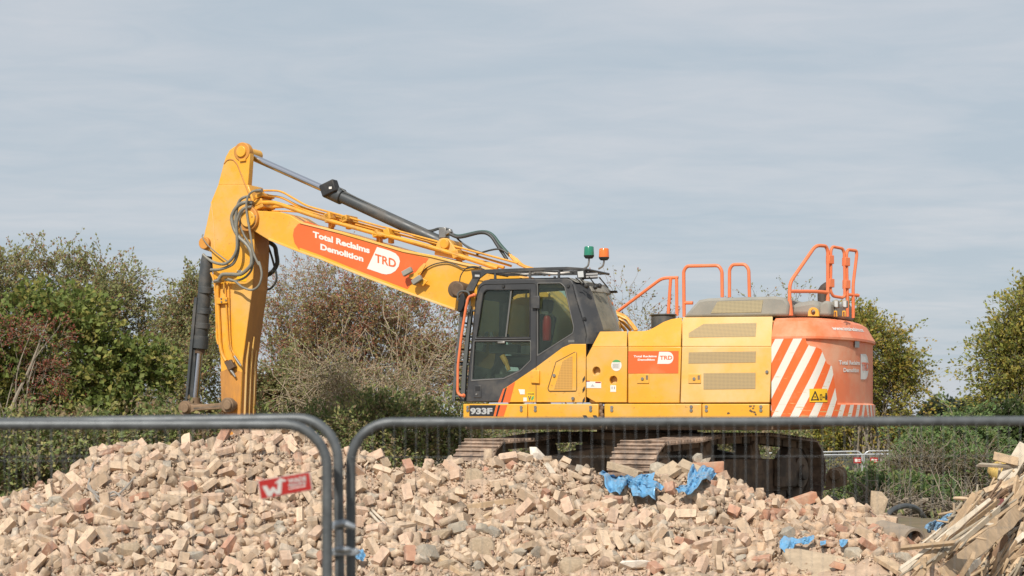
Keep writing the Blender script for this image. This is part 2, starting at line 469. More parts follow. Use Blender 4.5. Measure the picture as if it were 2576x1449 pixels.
def track_box(mb, a, z, ta, tz, lc, wid, along, thick, out=0.0, slant=0.0):
    L = math.hypot(ta, tz); ta, tz = ta / L, tz / L; na, nz = tz, -ta      # outward normal
    vs = []
    for o in (out - thick, out):
        for (i, j) in ((-1, -1), (1, -1), (1, 1), (-1, 1)):
            vs.append(TR(a + ta * along / 2 * i + na * o, lc + wid / 2 * j, z + tz * along / 2 * i + nz * o))
    mb.add(vs, [(3, 2, 1, 0), (4, 5, 6, 7), (0, 1, 5, 4), (1, 2, 6, 5), (2, 3, 7, 6), (3, 0, 4, 7)])
for side in (1, -1):
    lc = 1.295 * side
    T = pt('crawler_track')
    b = MB()
    for (a, z, ta, tz) in prof:
        track_box(b, a, z, ta, tz, lc, .68, pitch * .97, .022)
        L = math.hypot(ta, tz); ua, uz = ta / L, tz / L
        for k in (-.36, -.02, .34):
            track_box(b, a + ua * pitch * k, z + uz * pitch * k, ta, tz, lc, .68, .022, .03, .028)
    b.build('track_shoes', M['track'], T, 0, smooth=False)
    b = MB()
    for (a, z, ta, tz) in prof:
        for q in (-.1, .1): track_box(b, a, z, ta, tz, lc + q, .05, pitch * .8, .10, -.022)
    b.build('track_chain', M['under'], T, 0, smooth=False)
    b = MB()
    L1 = [(-1.6, .25), (1.5, .25), (1.62, .42), (1.5, .58), (.3, .74), (-1.5, .7), (-1.62, .5)]
    b.prism([TR(a, lc + .2, z) for a, z in L1], [TR(a, lc - .2, z) for a, z in L1])
    for aa in (-.55, .75): b.prism([TR(aa - .2, lc + .21, .5), TR(aa + .2, lc + .21, .5), TR(aa + .12, lc + .15, .92), TR(aa - .12, lc + .15, .92)],
                                   [TR(aa - .2, lc - .1, .5), TR(aa + .2, lc - .1, .5), TR(aa + .12, lc - .1, .92), TR(aa - .12, lc - .1, .92)])
    b.build('track_frame', M['under'], T, .012)
    b = MB()
    b.prism([TR(a, lc + .31, z) for a, z in ((-1.55, .3), (-1.0, .3), (-1.0, .72), (-1.2, .78), (-1.5, .74))], [TR(a, lc + .2, z) for a, z in ((-1.55, .3), (-1.0, .3), (-1.0, .72), (-1.2, .78), (-1.5, .74))])
    b.build('track_guard', M['under'], T, .03)
    for nm, a, z, r in (('idler_wheel', 1.93, .53, .40), ('drive_sprocket', -1.9, .5, .38)):
        b = MB()
        b.cyl(TR(a, lc + .09, z), TR(a, lc - .09, z), r, 28); b.cyl(TR(a, lc + .2, z), TR(a, lc - .2, z), r * .6, 24); b.cyl(TR(a, lc + .26, z), TR(a, lc - .26, z), r * .3, 20)
        b.build(nm, M['under'], T, .01)
    for a in (-.55, .75):
        b = MB(); b.cyl(TR(a, lc + .17, .90), TR(a, lc - .17, .90), .075, 16); b.build('carrier_roller', M['under'], T, .01)
    for a in np.linspace(-1.35, 1.3, 8):
        b = MB(); b.cyl(TR(a, lc + .18, .2), TR(a, lc - .18, .2), .1, 16); b.build('track_roller', M['under'], T, .01)
b = MB()
b.prism([TR(a, l, .92) for a, l in ((-.75, -.75), (.75, -.75), (.75, .75), (-.75, .75))], [TR(a, l, .42) for a, l in ((-.7, -.7), (.7, -.7), (.7, .7), (-.7, .7))])
for sa in (-1, 1):
    for sl in (-1, 1):
        b.prism([TR(sa * .55, sl * .55, .9), TR(sa * .95, sl * 1.15, .72), TR(sa * 1.35, sl * 1.15, .72), TR(sa * .75, sl * .2, .9)],
                [TR(sa * .55, sl * .55, .42), TR(sa * .95, sl * 1.15, .34), TR(sa * 1.35, sl * 1.15, .34), TR(sa * .75, sl * .2, .42)])
b.build('carbody', M['under'], EX, .02)
b = MB(); b.cyl((0, 0, .9), (0, 0, 1.16), .72, 36); b.cyl((0, 0, 1.0), (0, 0, 1.1), .8, 36); b.build('swing_ring', M['under'], EX, .01)

# ---- upper structure: platform and side skirts
VS = 1.49
b = MB(); b.box((0.0, 0, 1.27), (4.5, 2.7, .26)); b.box((1.0, .8, 1.42), (2.2, 1.2, .1))
b.build('revolving_platform', M['under'], EX, .02)
def skirt(x0, x1, m='yellow'):
    return part('side_skirt', [(x0, 1016), (x1, 1016), (x1, 1066), (x0, 1066)], VS, .09, m, bevel=.012)
sk1 = skirt(1165, 1326); sk2 = skirt(1327.5, 1505); sk3 = skirt(1520, 1764); sk4 = skirt(1766, 1935)
decal('model_plate', pxs(ZP, (193, 770), (515, 770), (483, 903), (193, 903)), VS + .004, 'black_mat', sk1)
lettering('lettering', [('933F', ZP(203, 875), ZP(472, 875), 70 * .2083)], VS + .007, 'grey_text', sk1, .05)
decal('stripe', pxs(ZP, (520, 770), (543, 770), (511, 905), (486, 905)), VS + .004, 'orange', sk1)
decal('stripe', pxs(ZP, (543, 770), (570, 770), (532, 905), (511, 905)), VS + .004, 'black_mat', sk1)
decal('stripe', pxs(ZP, (570, 770), (650, 770), (606, 905), (532, 905)), VS + .004, 'orange', sk1)
for z, q in ((sk1, (175, 822)), (sk2, (992, 1660)), (sk3, (1915,))):
    for x in q:
        for y in (795, 833):
            c = H(ZP(x, y), VS); MB().cyl(c, c + Vector((0, .012, 0)), .022, 10).build('bolt', M['steel'], z)
for x, sk in ((530, sk3), (633, sk4), (1003, sk4)):
    for y in (1223, 1248):
        c = H(Z5(x, y), VS); MB().cyl(c, c + Vector((0, .012, 0)), .022, 10).build('bolt', M['steel'], sk)
for x in (1560, 1680): decal('warning_mark', pxs(ZP, (x, 893), (x + 45, 893), (x + 70, 935), (x + 25, 935)), VS + .004, 'black_mat', sk2)
b = MB()
for i, y in enumerate(np.linspace(1018, 1070, 7)):
    c = H((1512 + (i % 2) * 3, y), 1.43); b.ball(c, (.03, .03, .035), 8, 5)
b.build('chain', M['mud'], EX)

# ---- body panels
VP = 1.47
def clip(poly, y0, keep_low):
    out = []
    for i in range(len(poly)):
        a, c = poly[i], poly[(i + 1) % len(poly)]
        ia, ic = (a[1] >= y0) == keep_low, (c[1] >= y0) == keep_low
        if ia: out.append(a)
        if ia != ic:
            t = (y0 - a[1]) / (c[1] - a[1]); out.append((a[0] + (c[0] - a[0]) * t, y0))
    return out
def body_panel(name, poly, m, holes=(), cr=872):
    mb = MB(); lo = clip(poly, cr, True); hi = clip(poly, cr, False)
    plate(mb, lo, VP, .06, holes)
    vv = lambda p: VP - .001 - .085 * (cr - p[1]) / 74.
    mb.prism([H(p, vv(p)) for p in hi], [H(p, vv(p) - .05) for p in hi])
    return mb.build(name, M[m], EX, .010)
def circ(c, r, n=20, ky=1.0): return [(c[0] + r * math.cos(2 * math.pi * i / n), c[1] + r * ky * math.sin(2 * math.pi * i / n)) for i in range(n)]
pA = body_panel('side_panel', pxs(Z4, (1105, 622), (1289, 620), (1287, 1103), (1075, 1103), (1012, 1065), (1012, 795)), 'yellow',
                [circ(ZP(1727, 360), 9.8, 20, 1.12), circ(ZP(1932, 470), 9.8, 20, 1.12)])
pB = body_panel('side_panel', pxs(Z5, (101, 711), (210, 709), (240, 703), (280, 684), (340, 648), (395, 628), (440, 621), (466, 618), (449, 1197), (99, 1197)), 'yellow')
pC = body_panel('engine_door', pxs(Z5, (472, 617), (1083, 611), (1063, 1195), (455, 1196)), 'yellow_dusty')
decal('round_sticker', circ(ZP(1969, 290), 13, 24, 1.1), VP + .004, 'white', pA)
decal('sticker_top', [p for p in circ(ZP(1969, 290), 13.1, 32, 1.1) if p[1] < ZP(0, 258)[1]], VP + .006, 'green', pA)
for i, y in enumerate((272, 284, 296, 308, 320)): decal('sticker_line', pxs(ZP, (1922, y), (2012 - (i % 2) * 18, y), (2012 - (i % 2) * 18, y + 3), (1922, y + 3)), VP + .006, 'black_mat', pA)
decal('notice', pxs(ZP, (1608, 485), (1785, 488), (1785, 565), (1608, 563)), VP + .004, 'white', pA)
decal('notice_heading', pxs(ZP, (1715, 489), (1780, 490), (1780, 503), (1715, 502)), VP + .006, 'sign_red', pA)
decal('notice_heading', pxs(ZP, (1608, 476), (1645, 476), (1645, 487), (1608, 487)), VP + .006, 'sign_red', pA)
decal('notice_drawing', pxs(ZP, (1660, 545), (1680, 515), (1705, 545)), VP + .006, 'grey_text', pA)
decal('notice', pxs(ZP, (1896, 530), (1964, 530), (1964, 610), (1896, 610)), VP + .004, 'white', pA)
for x in (1913, 1940): decal('notice_drawing', pxs(ZP, (x, 545), (x + 6, 545), (x + 6, 578), (x, 578)), VP + .006, 'black_mat', pA)
od = decal('company_panel', pxs(Z5, (102, 846), (443, 844), (441, 996), (101, 997)), VP + .004, 'orange', pB)
lettering('lettering', [('Total Reclaims', Z5(138, 887), Z5(295, 886), 13 * .3703), ('Demolition', Z5(166, 910), Z5(282, 909), 13 * .3703)], VP + .007, 'white', pB, .045)
def dlogo(zf, x0, x1, y0, y1, lean=.0):
    """outline of the white D-shaped badge"""
    r = (y1 - y0) / 2; pts = [(x0 + lean, y0)]
    for t in np.linspace(-90, 90, 13): pts.append((x1 - r * .9 + r * .9 * math.cos(R(t)), (y0 + y1) / 2 + r * math.sin(R(t))))
    pts.append((x0, y1)); return [zf(*p) for p in pts]
decal('logo_badge', dlogo(Z5, 299, 408, 850, 932, 12), VP + .007, 'white', pB)
lettering('logo_letters', [('TRD', Z5(316, 903), Z5(400, 902), 27 * .3703)], VP + .010, 'orange', pB, .02)
def latch(par, x0, x1, y0, y1, zf):
    q = part('latch', pxs(zf, (x0, y0), (x1, y0), (x1, y1), (x0, y1)), VP + .012, .02, 'yellow', par, .004)
    decal('latch_slot', pxs(zf, (x0 + (x1 - x0) * .75, y0 + 8), (x1 - 6, y0 + 8), (x1 - 6, y0 + (y1 - y0) * .6), (x0 + (x1 - x0) * .75, y0 + (y1 - y0) * .6)), VP + .015, 'under', par)
    c = H(zf((x0 + x1) / 2, (y0 + y1) / 2), VP); MB().cyl(c, c + Vector((0, .025, 0)), .02, 12).build('lock', M['steel'], par)
latch(pB, 160, 241, 1002, 1064, Z5); latch(pC, 509, 594, 1002, 1064, Z5)
zg = lambda y: VP - .085 * max(0, 872 - y) / 74. + .004
def vent(zpts):
    P = pxs(Z5, *zpts); L = [H(p, zg(p[1])) for p in P]
    MB().prism(L, [p - Vector((0, .006, 0)) for p in L]).build('vent_grille', M['grille'], pC, 0, smooth=False)
vent([(512, 752), (512, 722), (612, 661), (973, 654), (966, 746)])
vent([(509, 930), (512, 853), (968, 847), (966, 922)])
vent([(613, 1106), (613, 996), (966, 992), (965, 1101)])
for i_, (x_, y_) in enumerate(((930, 1220), (948, 1235), (940, 1255), (960, 1262), (955, 1220), (930, 1248), (780, 1268), (968, 1278))):
    rr_ = random.Random(i_); decal('rust_mark', [Z5(x_ + (6 + rr_.uniform(0, 8)) * math.cos(t) * rr_.uniform(.4, 1.2), y_ + 9 * math.sin(t) * rr_.uniform(.4, 1.2)) for t in np.linspace(0, 6.28, 8, endpoint=False)], VS + .003, 'pin', sk4, .002)
c = H(Z5(1045, 986), VP); MB().cyl(c, c + Vector((0, .02, 0)), .02, 12).build('lock', M['steel'], pC)

# core of the hood behind the panels
def hu(p): q = H(p, 1.40); return (q[0], q[2])
hp = [hu(p) for p in ((1480, 1016), (1482, 880), (1515, 842), (1640, 840), (1668, 820), (1700, 806), (1935, 803), (1930, 1016))]
b = MB(); b.prism([(u, 1.385, w) for u, w in hp], [(u, -1.4, w) for u, w in hp]); b.build('engine_hood', M['yellow_dusty'], EX, .03)
# panel behind the cab, dark
part('cab_rear_panel', pxs(Z4, (1010, 622), (1112, 622), (1070, 700), (1010, 800), (985, 1000), (985, 640)), 1.34, .8, 'black_mat')

# ---- grey engine cover
gc = part('engine_cover', pxs(Z5, (472, 616), (500, 585), (578, 498), (640, 486), (1085, 472), (1160, 480), (1192, 520), (1188, 607)), 1.22, 2.1, 'cover', bevel=.07)
decal('cover_grille', pxs(Z5, (662, 588), (705, 512), (722, 506), (1018, 499), (1004, 581)), 1.226, 'grille_grey', gc)
part('air_duct', pxs(Z5, (1158, 607), (1165, 545), (1215, 520), (1350, 498), (1392, 505), (1400, 540), (1400, 607)), .95, 1.5, 'cover', bevel=.07)
part('air_duct', pxs(Z5, (1385, 607), (1395, 528), (1440, 498), (1475, 510), (1480, 607)), .9, 1.3, 'cover', bevel=.06)
b = MB(); c = H(Z5(340, 620), .6)
b.cyl(c + Vector((0, 0, -.25)), c + Vector((0, 0, .03)), .17, 24); b.cyl(c + Vector((.0, 0, .03)), c + Vector((0, 0, .05)), .19, 24)
b.build('air_filter', M['cyl'], EX, .01)
b = MB(); b.tube(spline([H(Z8(800, 1120), .3), H(Z8(795, 960), .3), H(Z8(815, 880), .3), H(Z8(880, 830), .3)], 6), .075, 16)
b.build('exhaust_pipe', M['rust'], EX)

# ---- counterweight: swept along its plan curve
uS = H((1941, 1000), VP)[0]
half = spline([(uS, VP, 0), (-2.5, VP, 0), (-2.64, 1.465, 0), (-2.80, 1.39, 0), (-2.93, 1.23, 0), (-3.03, 1.02, 0), (-3.115, .75, 0), (-3.165, .42, 0), (-3.185, 0, 0)], 8)
half = [Vector((p[0], p[1], 0)) for p in half]
plan = half + [Vector((p[0], -p[1], 0)) for p in reversed(half[:-1])]
PS = np.concatenate([[0], np.cumsum([(plan[i + 1] - plan[i]).length for i in range(len(plan) - 1)])])
PU = np.array([p[0] for p in plan]); PV = np.array([p[1] for p in plan]); SMID = PS[len(half) - 1]
def CW(s, w, off=0.0):
    u, v = np.interp(s, PS, PU), np.interp(s, PS, PV)
    tu = np.interp(s + .03, PS, PU) - np.interp(s - .03, PS, PU); tv = np.interp(s + .03, PS, PV) - np.interp(s - .03, PS, PV)
    L = math.hypot(tu, tv) or 1; n = (tv / L, -tu / L)
    if n[0] * u + n[1] * v < 0: n = (-n[0], -n[1])
    return Vector((u + n[0] * off, v + n[1] * off, w))
def proj(p):
    X = SX + p[0] * Ux + p[1] * Vx; Y = SY + p[0] * Uy + p[1] * Vy
    return 1288 + F * X / Y, HOR + F * (CAMZ - p[2]) / Y, Y
ROWS = [(1.20, -.06), (1.215, 0), (1.478, 0), (1.50, -.03), (2.315, -.03), (2.33, .006), (2.36, .006), (2.56, -.11), (2.61, -.2)]
def offs(w): return float(np.interp(w, [r[0] for r in ROWS], [r[1] for r in ROWS]))
def SW(p, off=None):
    s0, s1 = 0.0, SMID + .5; w = 2.0
    for it in range(6):
        o = offs(w) if off is None else off
        ss = np.linspace(0, SMID + .6, 500); xs = np.array([proj(CW(s, w, o))[0] for s in ss]) if it == 0 else xs0
        if it == 0: xs0 = xs
        k = int(np.argmax(xs >= p[0])) if (xs >= p[0]).any() else int(np.argmax(xs))
        s = ss[k]; Y = proj(CW(s, w, o))[2]; w = CAMZ - (p[1] - HOR) / F * Y
    return s, w
cwN = pt('counterweight')
b = MB(); ns = len(plan); vs = []
for (w, o) in ROWS:
    vs += [CW(PS[i], w, o) for i in range(ns)]
fs = []
for r in range(len(ROWS) - 1):
    for i in range(ns - 1): fs.append((r * ns + i, r * ns + i + 1, (r + 1) * ns + i + 1, (r + 1) * ns + i))
fs.append(tuple(range(ns))); fs.append(tuple((len(ROWS) - 1) * ns + i for i in range(ns)))
fs.append(tuple([r * ns for r in range(len(ROWS))] + [r * ns + ns - 1 for r in reversed(range(len(ROWS)))]))
b.add(vs, fs); b.build('weight_body', M['orange_faded'], cwN, 0, angle=30)
def stripes_mat():
    m = bpy.data.materials.new('hazard_stripes'); m.use_nodes = True; n = m.node_tree; bs = n.nodes['Principled BSDF']; L = n.links.new
    uv = n.nodes.new('ShaderNodeUVMap'); uv.uv_map = 'UVMap'; sp = n.nodes.new('ShaderNodeSeparateXYZ'); L(uv.outputs[0], sp.inputs[0])
    fr = n.nodes.new('ShaderNodeMath'); fr.operation = 'FRACT'; L(sp.outputs[0], fr.inputs[0])
    lt = n.nodes.new('ShaderNodeMath'); lt.operation = 'LESS_THAN'; lt.inputs[1].default_value = .47; L(fr.outputs[0], lt.inputs[0])
    tc = n.nodes.new('ShaderNodeTexCoord'); ns_ = n.nodes.new('ShaderNodeTexNoise'); ns_.inputs['Scale'].default_value = 7; ns_.inputs['Detail'].default_value = 8
    ns_.inputs['Roughness'].default_value = .7; L(tc.outputs['Object'], ns_.inputs['Vector'])
    x = n.nodes.new('ShaderNodeMix'); x.data_type = 'RGBA'; L(lt.outputs[0], x.inputs[0]); x.inputs[6].default_value = (.84, .15, .03, 1); x.inputs[7].default_value = (.76, .71, .62, 1)
    # scrapes: more of them low down
    se = n.nodes.new('ShaderNodeSeparateXYZ'); L(tc.outputs['Object'], se.inputs[0])
    mp = n.nodes.new('ShaderNodeMapping'); mp.inputs['Scale'].default_value = (2, 2, 22); L(tc.outputs['Object'], mp.inputs[0])
    n2 = n.nodes.new('ShaderNodeTexNoise'); n2.inputs['Scale'].default_value = 2.2; n2.inputs['Detail'].default_value = 6; L(mp.outputs[0], n2.inputs['Vector'])
    hz = n.nodes.new('ShaderNodeMapRange'); L(se.outputs[2], hz.inputs[0]); hz.inputs[1].default_value = 1.2; hz.inputs[2].default_value = 1.65; hz.inputs[3].default_value = .13; hz.inputs[4].default_value = 0
    ad = n.nodes.new('ShaderNodeMath'); L(n2.outputs['Fac'], ad.inputs[0]); L(hz.outputs[0], ad.inputs[1])
    gt = n.nodes.new('ShaderNodeMapRange'); L(ad.outputs[0], gt.inputs[0]); gt.inputs[1].default_value = .68; gt.inputs[2].default_value = .71
    y = n.nodes.new('ShaderNodeMix'); y.data_type = 'RGBA'; L(gt.outputs[0], y.inputs[0]); L(x.outputs[2], y.inputs[6]); y.inputs[7].default_value = (.62, .36, .14, 1)
    d = n.nodes.new('ShaderNodeMapRange'); L(ns_.outputs['Fac'], d.inputs[0]); d.inputs[1].default_value = .55; d.inputs[2].default_value = .8; d.inputs[4].default_value = .3
    z = n.nodes.new('ShaderNodeMix'); z.data_type = 'RGBA'; L(d.outputs[0], z.inputs[0]); L(y.outputs[2], z.inputs[6]); z.inputs[7].default_value = (.72, .45, .30, 1)
    L(z.outputs[2], bs.inputs['Base Color']); bs.inputs['Roughness'].default_value = .42; return m
M['stripes'] = stripes_mat()
s_t, w_t = SW(ZW(180, 420), 0.0)
PERIOD = .241; PH = (s_t - .52 * w_t) / PERIOD
def suv(s, w):
    q = s if s <= SMID - .12 else 2 * (SMID - .12) - s
    return ((q - .52 * w) / PERIOD - PH + 100, w)
redge = [SW(ZW(*p), 0.0) for p in ((525, 432), (540, 490), (575, 515), (640, 530), (702, 552), (735, 630), (768, 718), (828, 750), (850, 880), (885, 1150))]
redge.sort(key=lambda q: q[1])
rw, rs = [q[1] for q in redge], [q[0] for q in redge]
b = MB(); b.uv = []; rows = sorted(set(list(np.linspace(1.479, w_t - .005, 9)) + [w for w in rw if 1.479 < w < w_t - .005])); NC = 14
for off in (.004, -.04):
    for w in rows:
        sr = float(np.interp(w, rw, rs))
        for k in range(NC + 1):
            s = sr * k / NC; b.v.append(tuple(CW(s, w, off))); b.uv.append(suv(s, w))
nr = len(rows); g = lambda r, k, l=0: l * nr * (NC + 1) + r * (NC + 1) + k
for r in range(nr - 1):
    for k in range(NC): b.f.append((g(r, k), g(r, k + 1), g(r + 1, k + 1), g(r + 1, k)))
    b.f.append((g(r, NC), g(r, NC, 1), g(r + 1, NC, 1), g(r + 1, NC))); b.f.append((g(r, 0), g(r + 1, 0), g(r + 1, 0, 1), g(r, 0, 1)))
for k in range(NC): b.f.append((g(nr - 1, k), g(nr - 1, k + 1), g(nr - 1, k + 1, 1), g(nr - 1, k, 1)))
b.m = [0] * len(b.f)
b.build('striped_side_block', M['stripes'], cwN, 0, angle=30)
b = MB(); b.uv = []
ss = sorted(set(list(np.linspace(0, PS[-1], 80)) + [SMID - .12])); ww = [1.216, 1.3, 1.4, 1.478]
for w in ww:
    for s in ss: b.v.append(tuple(CW(s, w, .005))); b.uv.append(suv(s, w))
n_ = len(ss)
for r in range(3):
    for k in range(n_ - 1): b.f.append((r * n_ + k, r * n_ + k + 1, (r + 1) * n_ + k + 1, (r + 1) * n_ + k))
b.m = [0] * len(b.f); b.build('striped_band', M['stripes'], cwN, 0, angle=30)
def cw_text(name, lines, m, weight=.02):
    mb = MB()
    for t, a, c, h in lines:
        (sa, wa), (sc_, wc) = SW(ZW(*a)), SW(ZW(*c)); e_ = .009 if t == 'TRD' else .005; ht = h * .2176 / 194
        text_on(mb, t, lambda x, y: CW(sa + (sc_ - sa) * x, wa + (wc - wa) * x + ht * y, offs(wa + (wc - wa) * x + ht * y) + e_), weight)
    mb.build(name, M[m], cwN, 0, smooth=False)
cw_text('web_address', [('www.totalreclaims.com', (850, 330), (1225, 352), 46)], 'white', .035)
cw_text('lettering', [('Total Reclaims', (905, 728), (1150, 732), 48), ('Demolition', (960, 815), (1138, 818), 48)], 'white', .04)
def cw_poly(name, zpts, m, off):
    sw = [SW(ZW(*p)) for p in zpts]; o = offs(sw[0][1]) + off
    mb = MB(); mb.prism([CW(s, w, o) for s, w in sw], [CW(s, w, o - .004) for s, w in sw]); mb.build(name, M[m], cwN, 0, smooth=False)
def cw_strip(name, cols, m, off):
    mb = MB(); vs = []
    for x, yt, yb in cols:
        (s0, w0), (s1, w1) = SW(ZW(x, yt)), SW(ZW(x, yb)); o = offs((w0 + w1) / 2) + off; vs += [CW(s0, w0, o), CW(s1, w1, o)]
    mb.add(vs, [(2 * i, 2 * i + 1, 2 * i + 3, 2 * i + 2) for i in range(len(cols) - 1)]); mb.build(name, M[m], cwN, 0, smooth=False)
cw_strip('logo_badge', [(1158, 608, 902), (1180, 608, 902), (1212, 608, 902)] + [(1212 + 38 * math.sin(R(t)), 755 - 147 * math.cos(R(t)), 755 + 147 * math.cos(R(t))) for t in (20, 40, 55, 68, 78, 85, 89)], 'white', .005)
cw_text('logo_letters', [('TRD', (1170, 798), (1249, 798), 98)], 'orange', .035)
cw_strip('warning_sticker', [(x, 1011, 1165) for x in np.linspace(560, 752, 9)], 'yellow_sign', .042)
for tri in ([(572, 1142), (612, 1038), (622, 1042), (586, 1136)], [(572, 1145), (655, 1141), (651, 1130), (577, 1133)], [(610, 1038), (622, 1040), (657, 1138), (645, 1138)],
            [(724, 1085), (744, 1085), (744, 1135), (724, 1135)], [(727, 1060), (741, 1060), (741, 1082), (727, 1082)], [(694, 1102), (718, 1102), (718, 1110), (694, 1110)],
            [(666, 1075), (688, 1073), (688, 1078), (666, 1080)], [(666, 1132), (688, 1132), (688, 1137), (666, 1137)], [(666, 1075), (670, 1075), (670, 1137), (666, 1137)], [(684, 1075), (688, 1075), (688, 1137), (684, 1137)], [(606, 1100), (624, 1100), (624, 1106), (606, 1106)]):
    cw_poly('sticker_drawing', tri, 'black_mat', .050)
cw_poly('latch', [(1078, 462), (1130, 462), (1130, 535), (1078, 535)], 'steel', .01)
# lifting eye, work lamps on the counterweight
def P8(x, y, v=1.0): return H(Z8(x, y), v)
eye = [(552, 1300), (556, 1230), (580, 1180), (620, 1160), (670, 1165), (710, 1200), (726, 1250), (726, 1302)]
plate(MB(), pxs(Z8, *eye), 1.05, .05, [[Z8(635 + 38 * math.cos(t), 1240 + 48 * math.sin(t)) for t in np.linspace(0, 2 * math.pi, 16, endpoint=False)]]).build('lifting_eye', M['yellow'], cwN, .006)
for x in (955, 1092):
    w = pt('work_lamp')
    L = [P8(a, c, .75) for a, c in ((x, 1050), (x + 20, 1040), (x + 78, 1045), (x + 82, 1165), (x + 50, 1175), (x + 2, 1150))]
    MB().prism(L, [p - Vector((0, .09, 0)) for p in L]).build('housing', M['cover'], w, .012)
    L = [P8(a, c, .752) for a, c in ((x + 25, 1060), (x + 72, 1062), (x + 74, 1155), (x + 27, 1150))]
    MB().prism(L, [p - Vector((0, .004, 0)) for p in L]).build('lens', M['lamp'], w)
    L = [P8(a, c, .74) for a, c in ((x + 8, 1310), (x + 8, 1215), (x + 60, 1215), (x + 60, 1310), (x + 45, 1310), (x + 45, 1235), (x + 22, 1235), (x + 22, 1310))]
    MB().prism(L, [p - Vector((0, .06, 0)) for p in L]).build('bracket', M['yellow'], w, .004)
    MB().cyl(P8(x + 38, 1220, .71), P8(x + 42, 1160, .71), .012, 8).build('stem', M['steel'], w)

# ---- orange hand rails
def rail(name, px, fn, r=.021, br=.06, extra=(), feet=()):
    mb = MB(); mb.tube(bend([fn(p) for p in px], br), r, 10)
    for e in extra: mb.tube(bend([fn(p) for p in e], br), r, 10)
    for f in feet: mb.tube([fn(f), fn((f[0], f[1] + 6))], [r, .045], 10)
    return mb.build(name, M['rail'], EX)
PA, PB = (-2.38, 1.18), (-2.95, .15)
f8 = lambda p: HP(Z8(*p), PA, PB)
rail('handrail', [(258, 1285), (262, 770), (680, 168), (840, 182), (872, 260), (870, 1290)], f8, .024, .09, [[(270, 905), (700, 908), (885, 925)]])
for q in (258, 870): MB().tube([f8((q, 1292)), f8((q + 2, 1050))], [.05, .03], 10).build('rail_foot', M['rail'], EX)
b = MB(); gp = [f8(p) for p in ((920, 600), (918, 260), (945, 190), (1105, 222), (1132, 280), (1140, 600), (1142, 980), (1105, 1008), (955, 985), (912, 900), (920, 600))]
b.tube(bend(gp, .06), .021, 10); b.build('rail_gate', M['rail'], EX)
rail('handrail', [(1185, 1310), (1180, 830), (1168, 310), (1190, 240), (1325, 256), (1335, 310), (1275, 800), (1278, 1330)], f8, .022, .06, [[(1195, 958), (1362, 972)]])
for x, y in ((905, 400), (912, 775), (1162, 435), (1168, 795)):
    c = f8((x, y)); MB().box(c, (.09, .07, .115), Matrix.Rotation(R(60), 3, 'Z')).build('rail_hinge', M['rail'], EX, .006)
# engine deck rails
fr_ = lambda v: (lambda p: H(Z5(*p), v))
rail('handrail', [(22, 582), (330, 350), (440, 346)], fr_(-1.05), .024, .08, [[(390, 346), (372, 605)], [(430, 346), (432, 605)]])
rail('handrail', [(481, 612), (478, 300), (500, 268), (715, 264), (738, 300), (740, 480)], fr_(.75), .024, .1, [[(481, 518), (540, 518)]])
rail('handrail', [(789, 480), (789, 290), (810, 258), (895, 256), (920, 290), (925, 478)], fr_(.75), .023, .1)
# yellow pipes behind the cab
b = MB()
for k, pts in enumerate(([(0, 590), (90, 625), (150, 705)], [(0, 605), (60, 640), (120, 705)], [(0, 622), (45, 660), (85, 708)], [(0, 645), (30, 680), (50, 708)], [(5, 580), (75, 605), (110, 640), (160, 705)])):
    b.tube(bend([H(Z5(*p), .1 - .12 * k) for p in [(pts[0][0] - 60, pts[0][1] - 25)] + pts], .1), .024, 8)
b.build('hydraulic_pipes', M['pipe'], EX)
# ------------------------------------------------------------ cab
VC = 1.43; VR = .47
CAB = pt('cab')
c4 = lambda *pts: [Z4(*p) for p in pts]
side = c4((190, 1100), (205, 960), (240, 640), (268, 345), (285, 300), (315, 275), (350, 268), (880, 260), (908, 270), (928, 300), (962, 430), (1010, 580), (1024, 650), (1012, 705), (1008, 1100))
h_up = c4((265, 660), (312, 362), (330, 342), (350, 338), (628, 336), (628, 660))
h_lo = c4((237, 948), (254, 694), (629, 692), (629, 812), (558, 880), (448, 934))
h_rr = c4((684, 776), (684, 300), (833, 298), (858, 322), (921, 590), (914, 630))
def shift(pts, v): return [Vector((H(p, VC)[0], v, H(p, VC)[2])) for p in pts]
b = MB(); plate(b, side, VC, .06, [h_up, h_lo, h_rr])
sR = shift(side, VR); hR = [shift(c4((262, 880), (275, 640), (318, 362), (350, 338), (833, 300), (858, 322), (918, 590), (890, 650), (650, 880)), VR)]
th = Vector((0, .05, 0))
b.prism(sR, [p + th for p in sR], [(h, [p + th for p in h]) for h in hR])
top = c4((262, 400), (268, 345), (285, 300), (315, 275), (350, 268), (880, 260), (908, 270), (928, 300), (905, 315), (860, 292), (350, 300), (300, 330), (285, 400))
b.prism(shift(top, VC - .06), shift(top, VR + .05))
low = c4((190, 1100), (196, 1040), (1008, 1040), (1008, 1100)); b.prism(shift(low, VC - .06), shift(low, VR + .05))
b.build('cab_shell', M['black'], CAB, .018)
part('window_pane', h_up[:1] + [Z4(470, 345), Z4(505, 338)][::-1][:0] + h_up[1:4] + c4((500, 338), (465, 660)), VC - .02, .006, 'glass', CAB, 0)
part('window_pane', c4((476, 660), (508, 338), (628, 336), (628, 660)), VC - .035, .006, 'glass_dark', CAB, 0)
part('window_pane', h_lo, VC - .02, .006, 'glass', CAB, 0)
part('window_pane', h_rr, VC - .02, .006, 'glass', CAB, 0)
for h in (c4((262, 880), (275, 640), (318, 362), (350, 338), (833, 300), (858, 322), (918, 590), (890, 650), (650, 880)),):
    L = shift(h, VR + .03); MB().prism(L, [p + Vector((0, .006, 0)) for p in L]).build('window_pane', M['glass'], CAB, 0, smooth=False)
def seal(pts, r=.008, v=VC + .002, m='seal'):
    P = [H(p, v) for p in pts]; MB().tube(bend(P + [P[0]], .02), r, 6).build('window_seal', M[m], CAB)
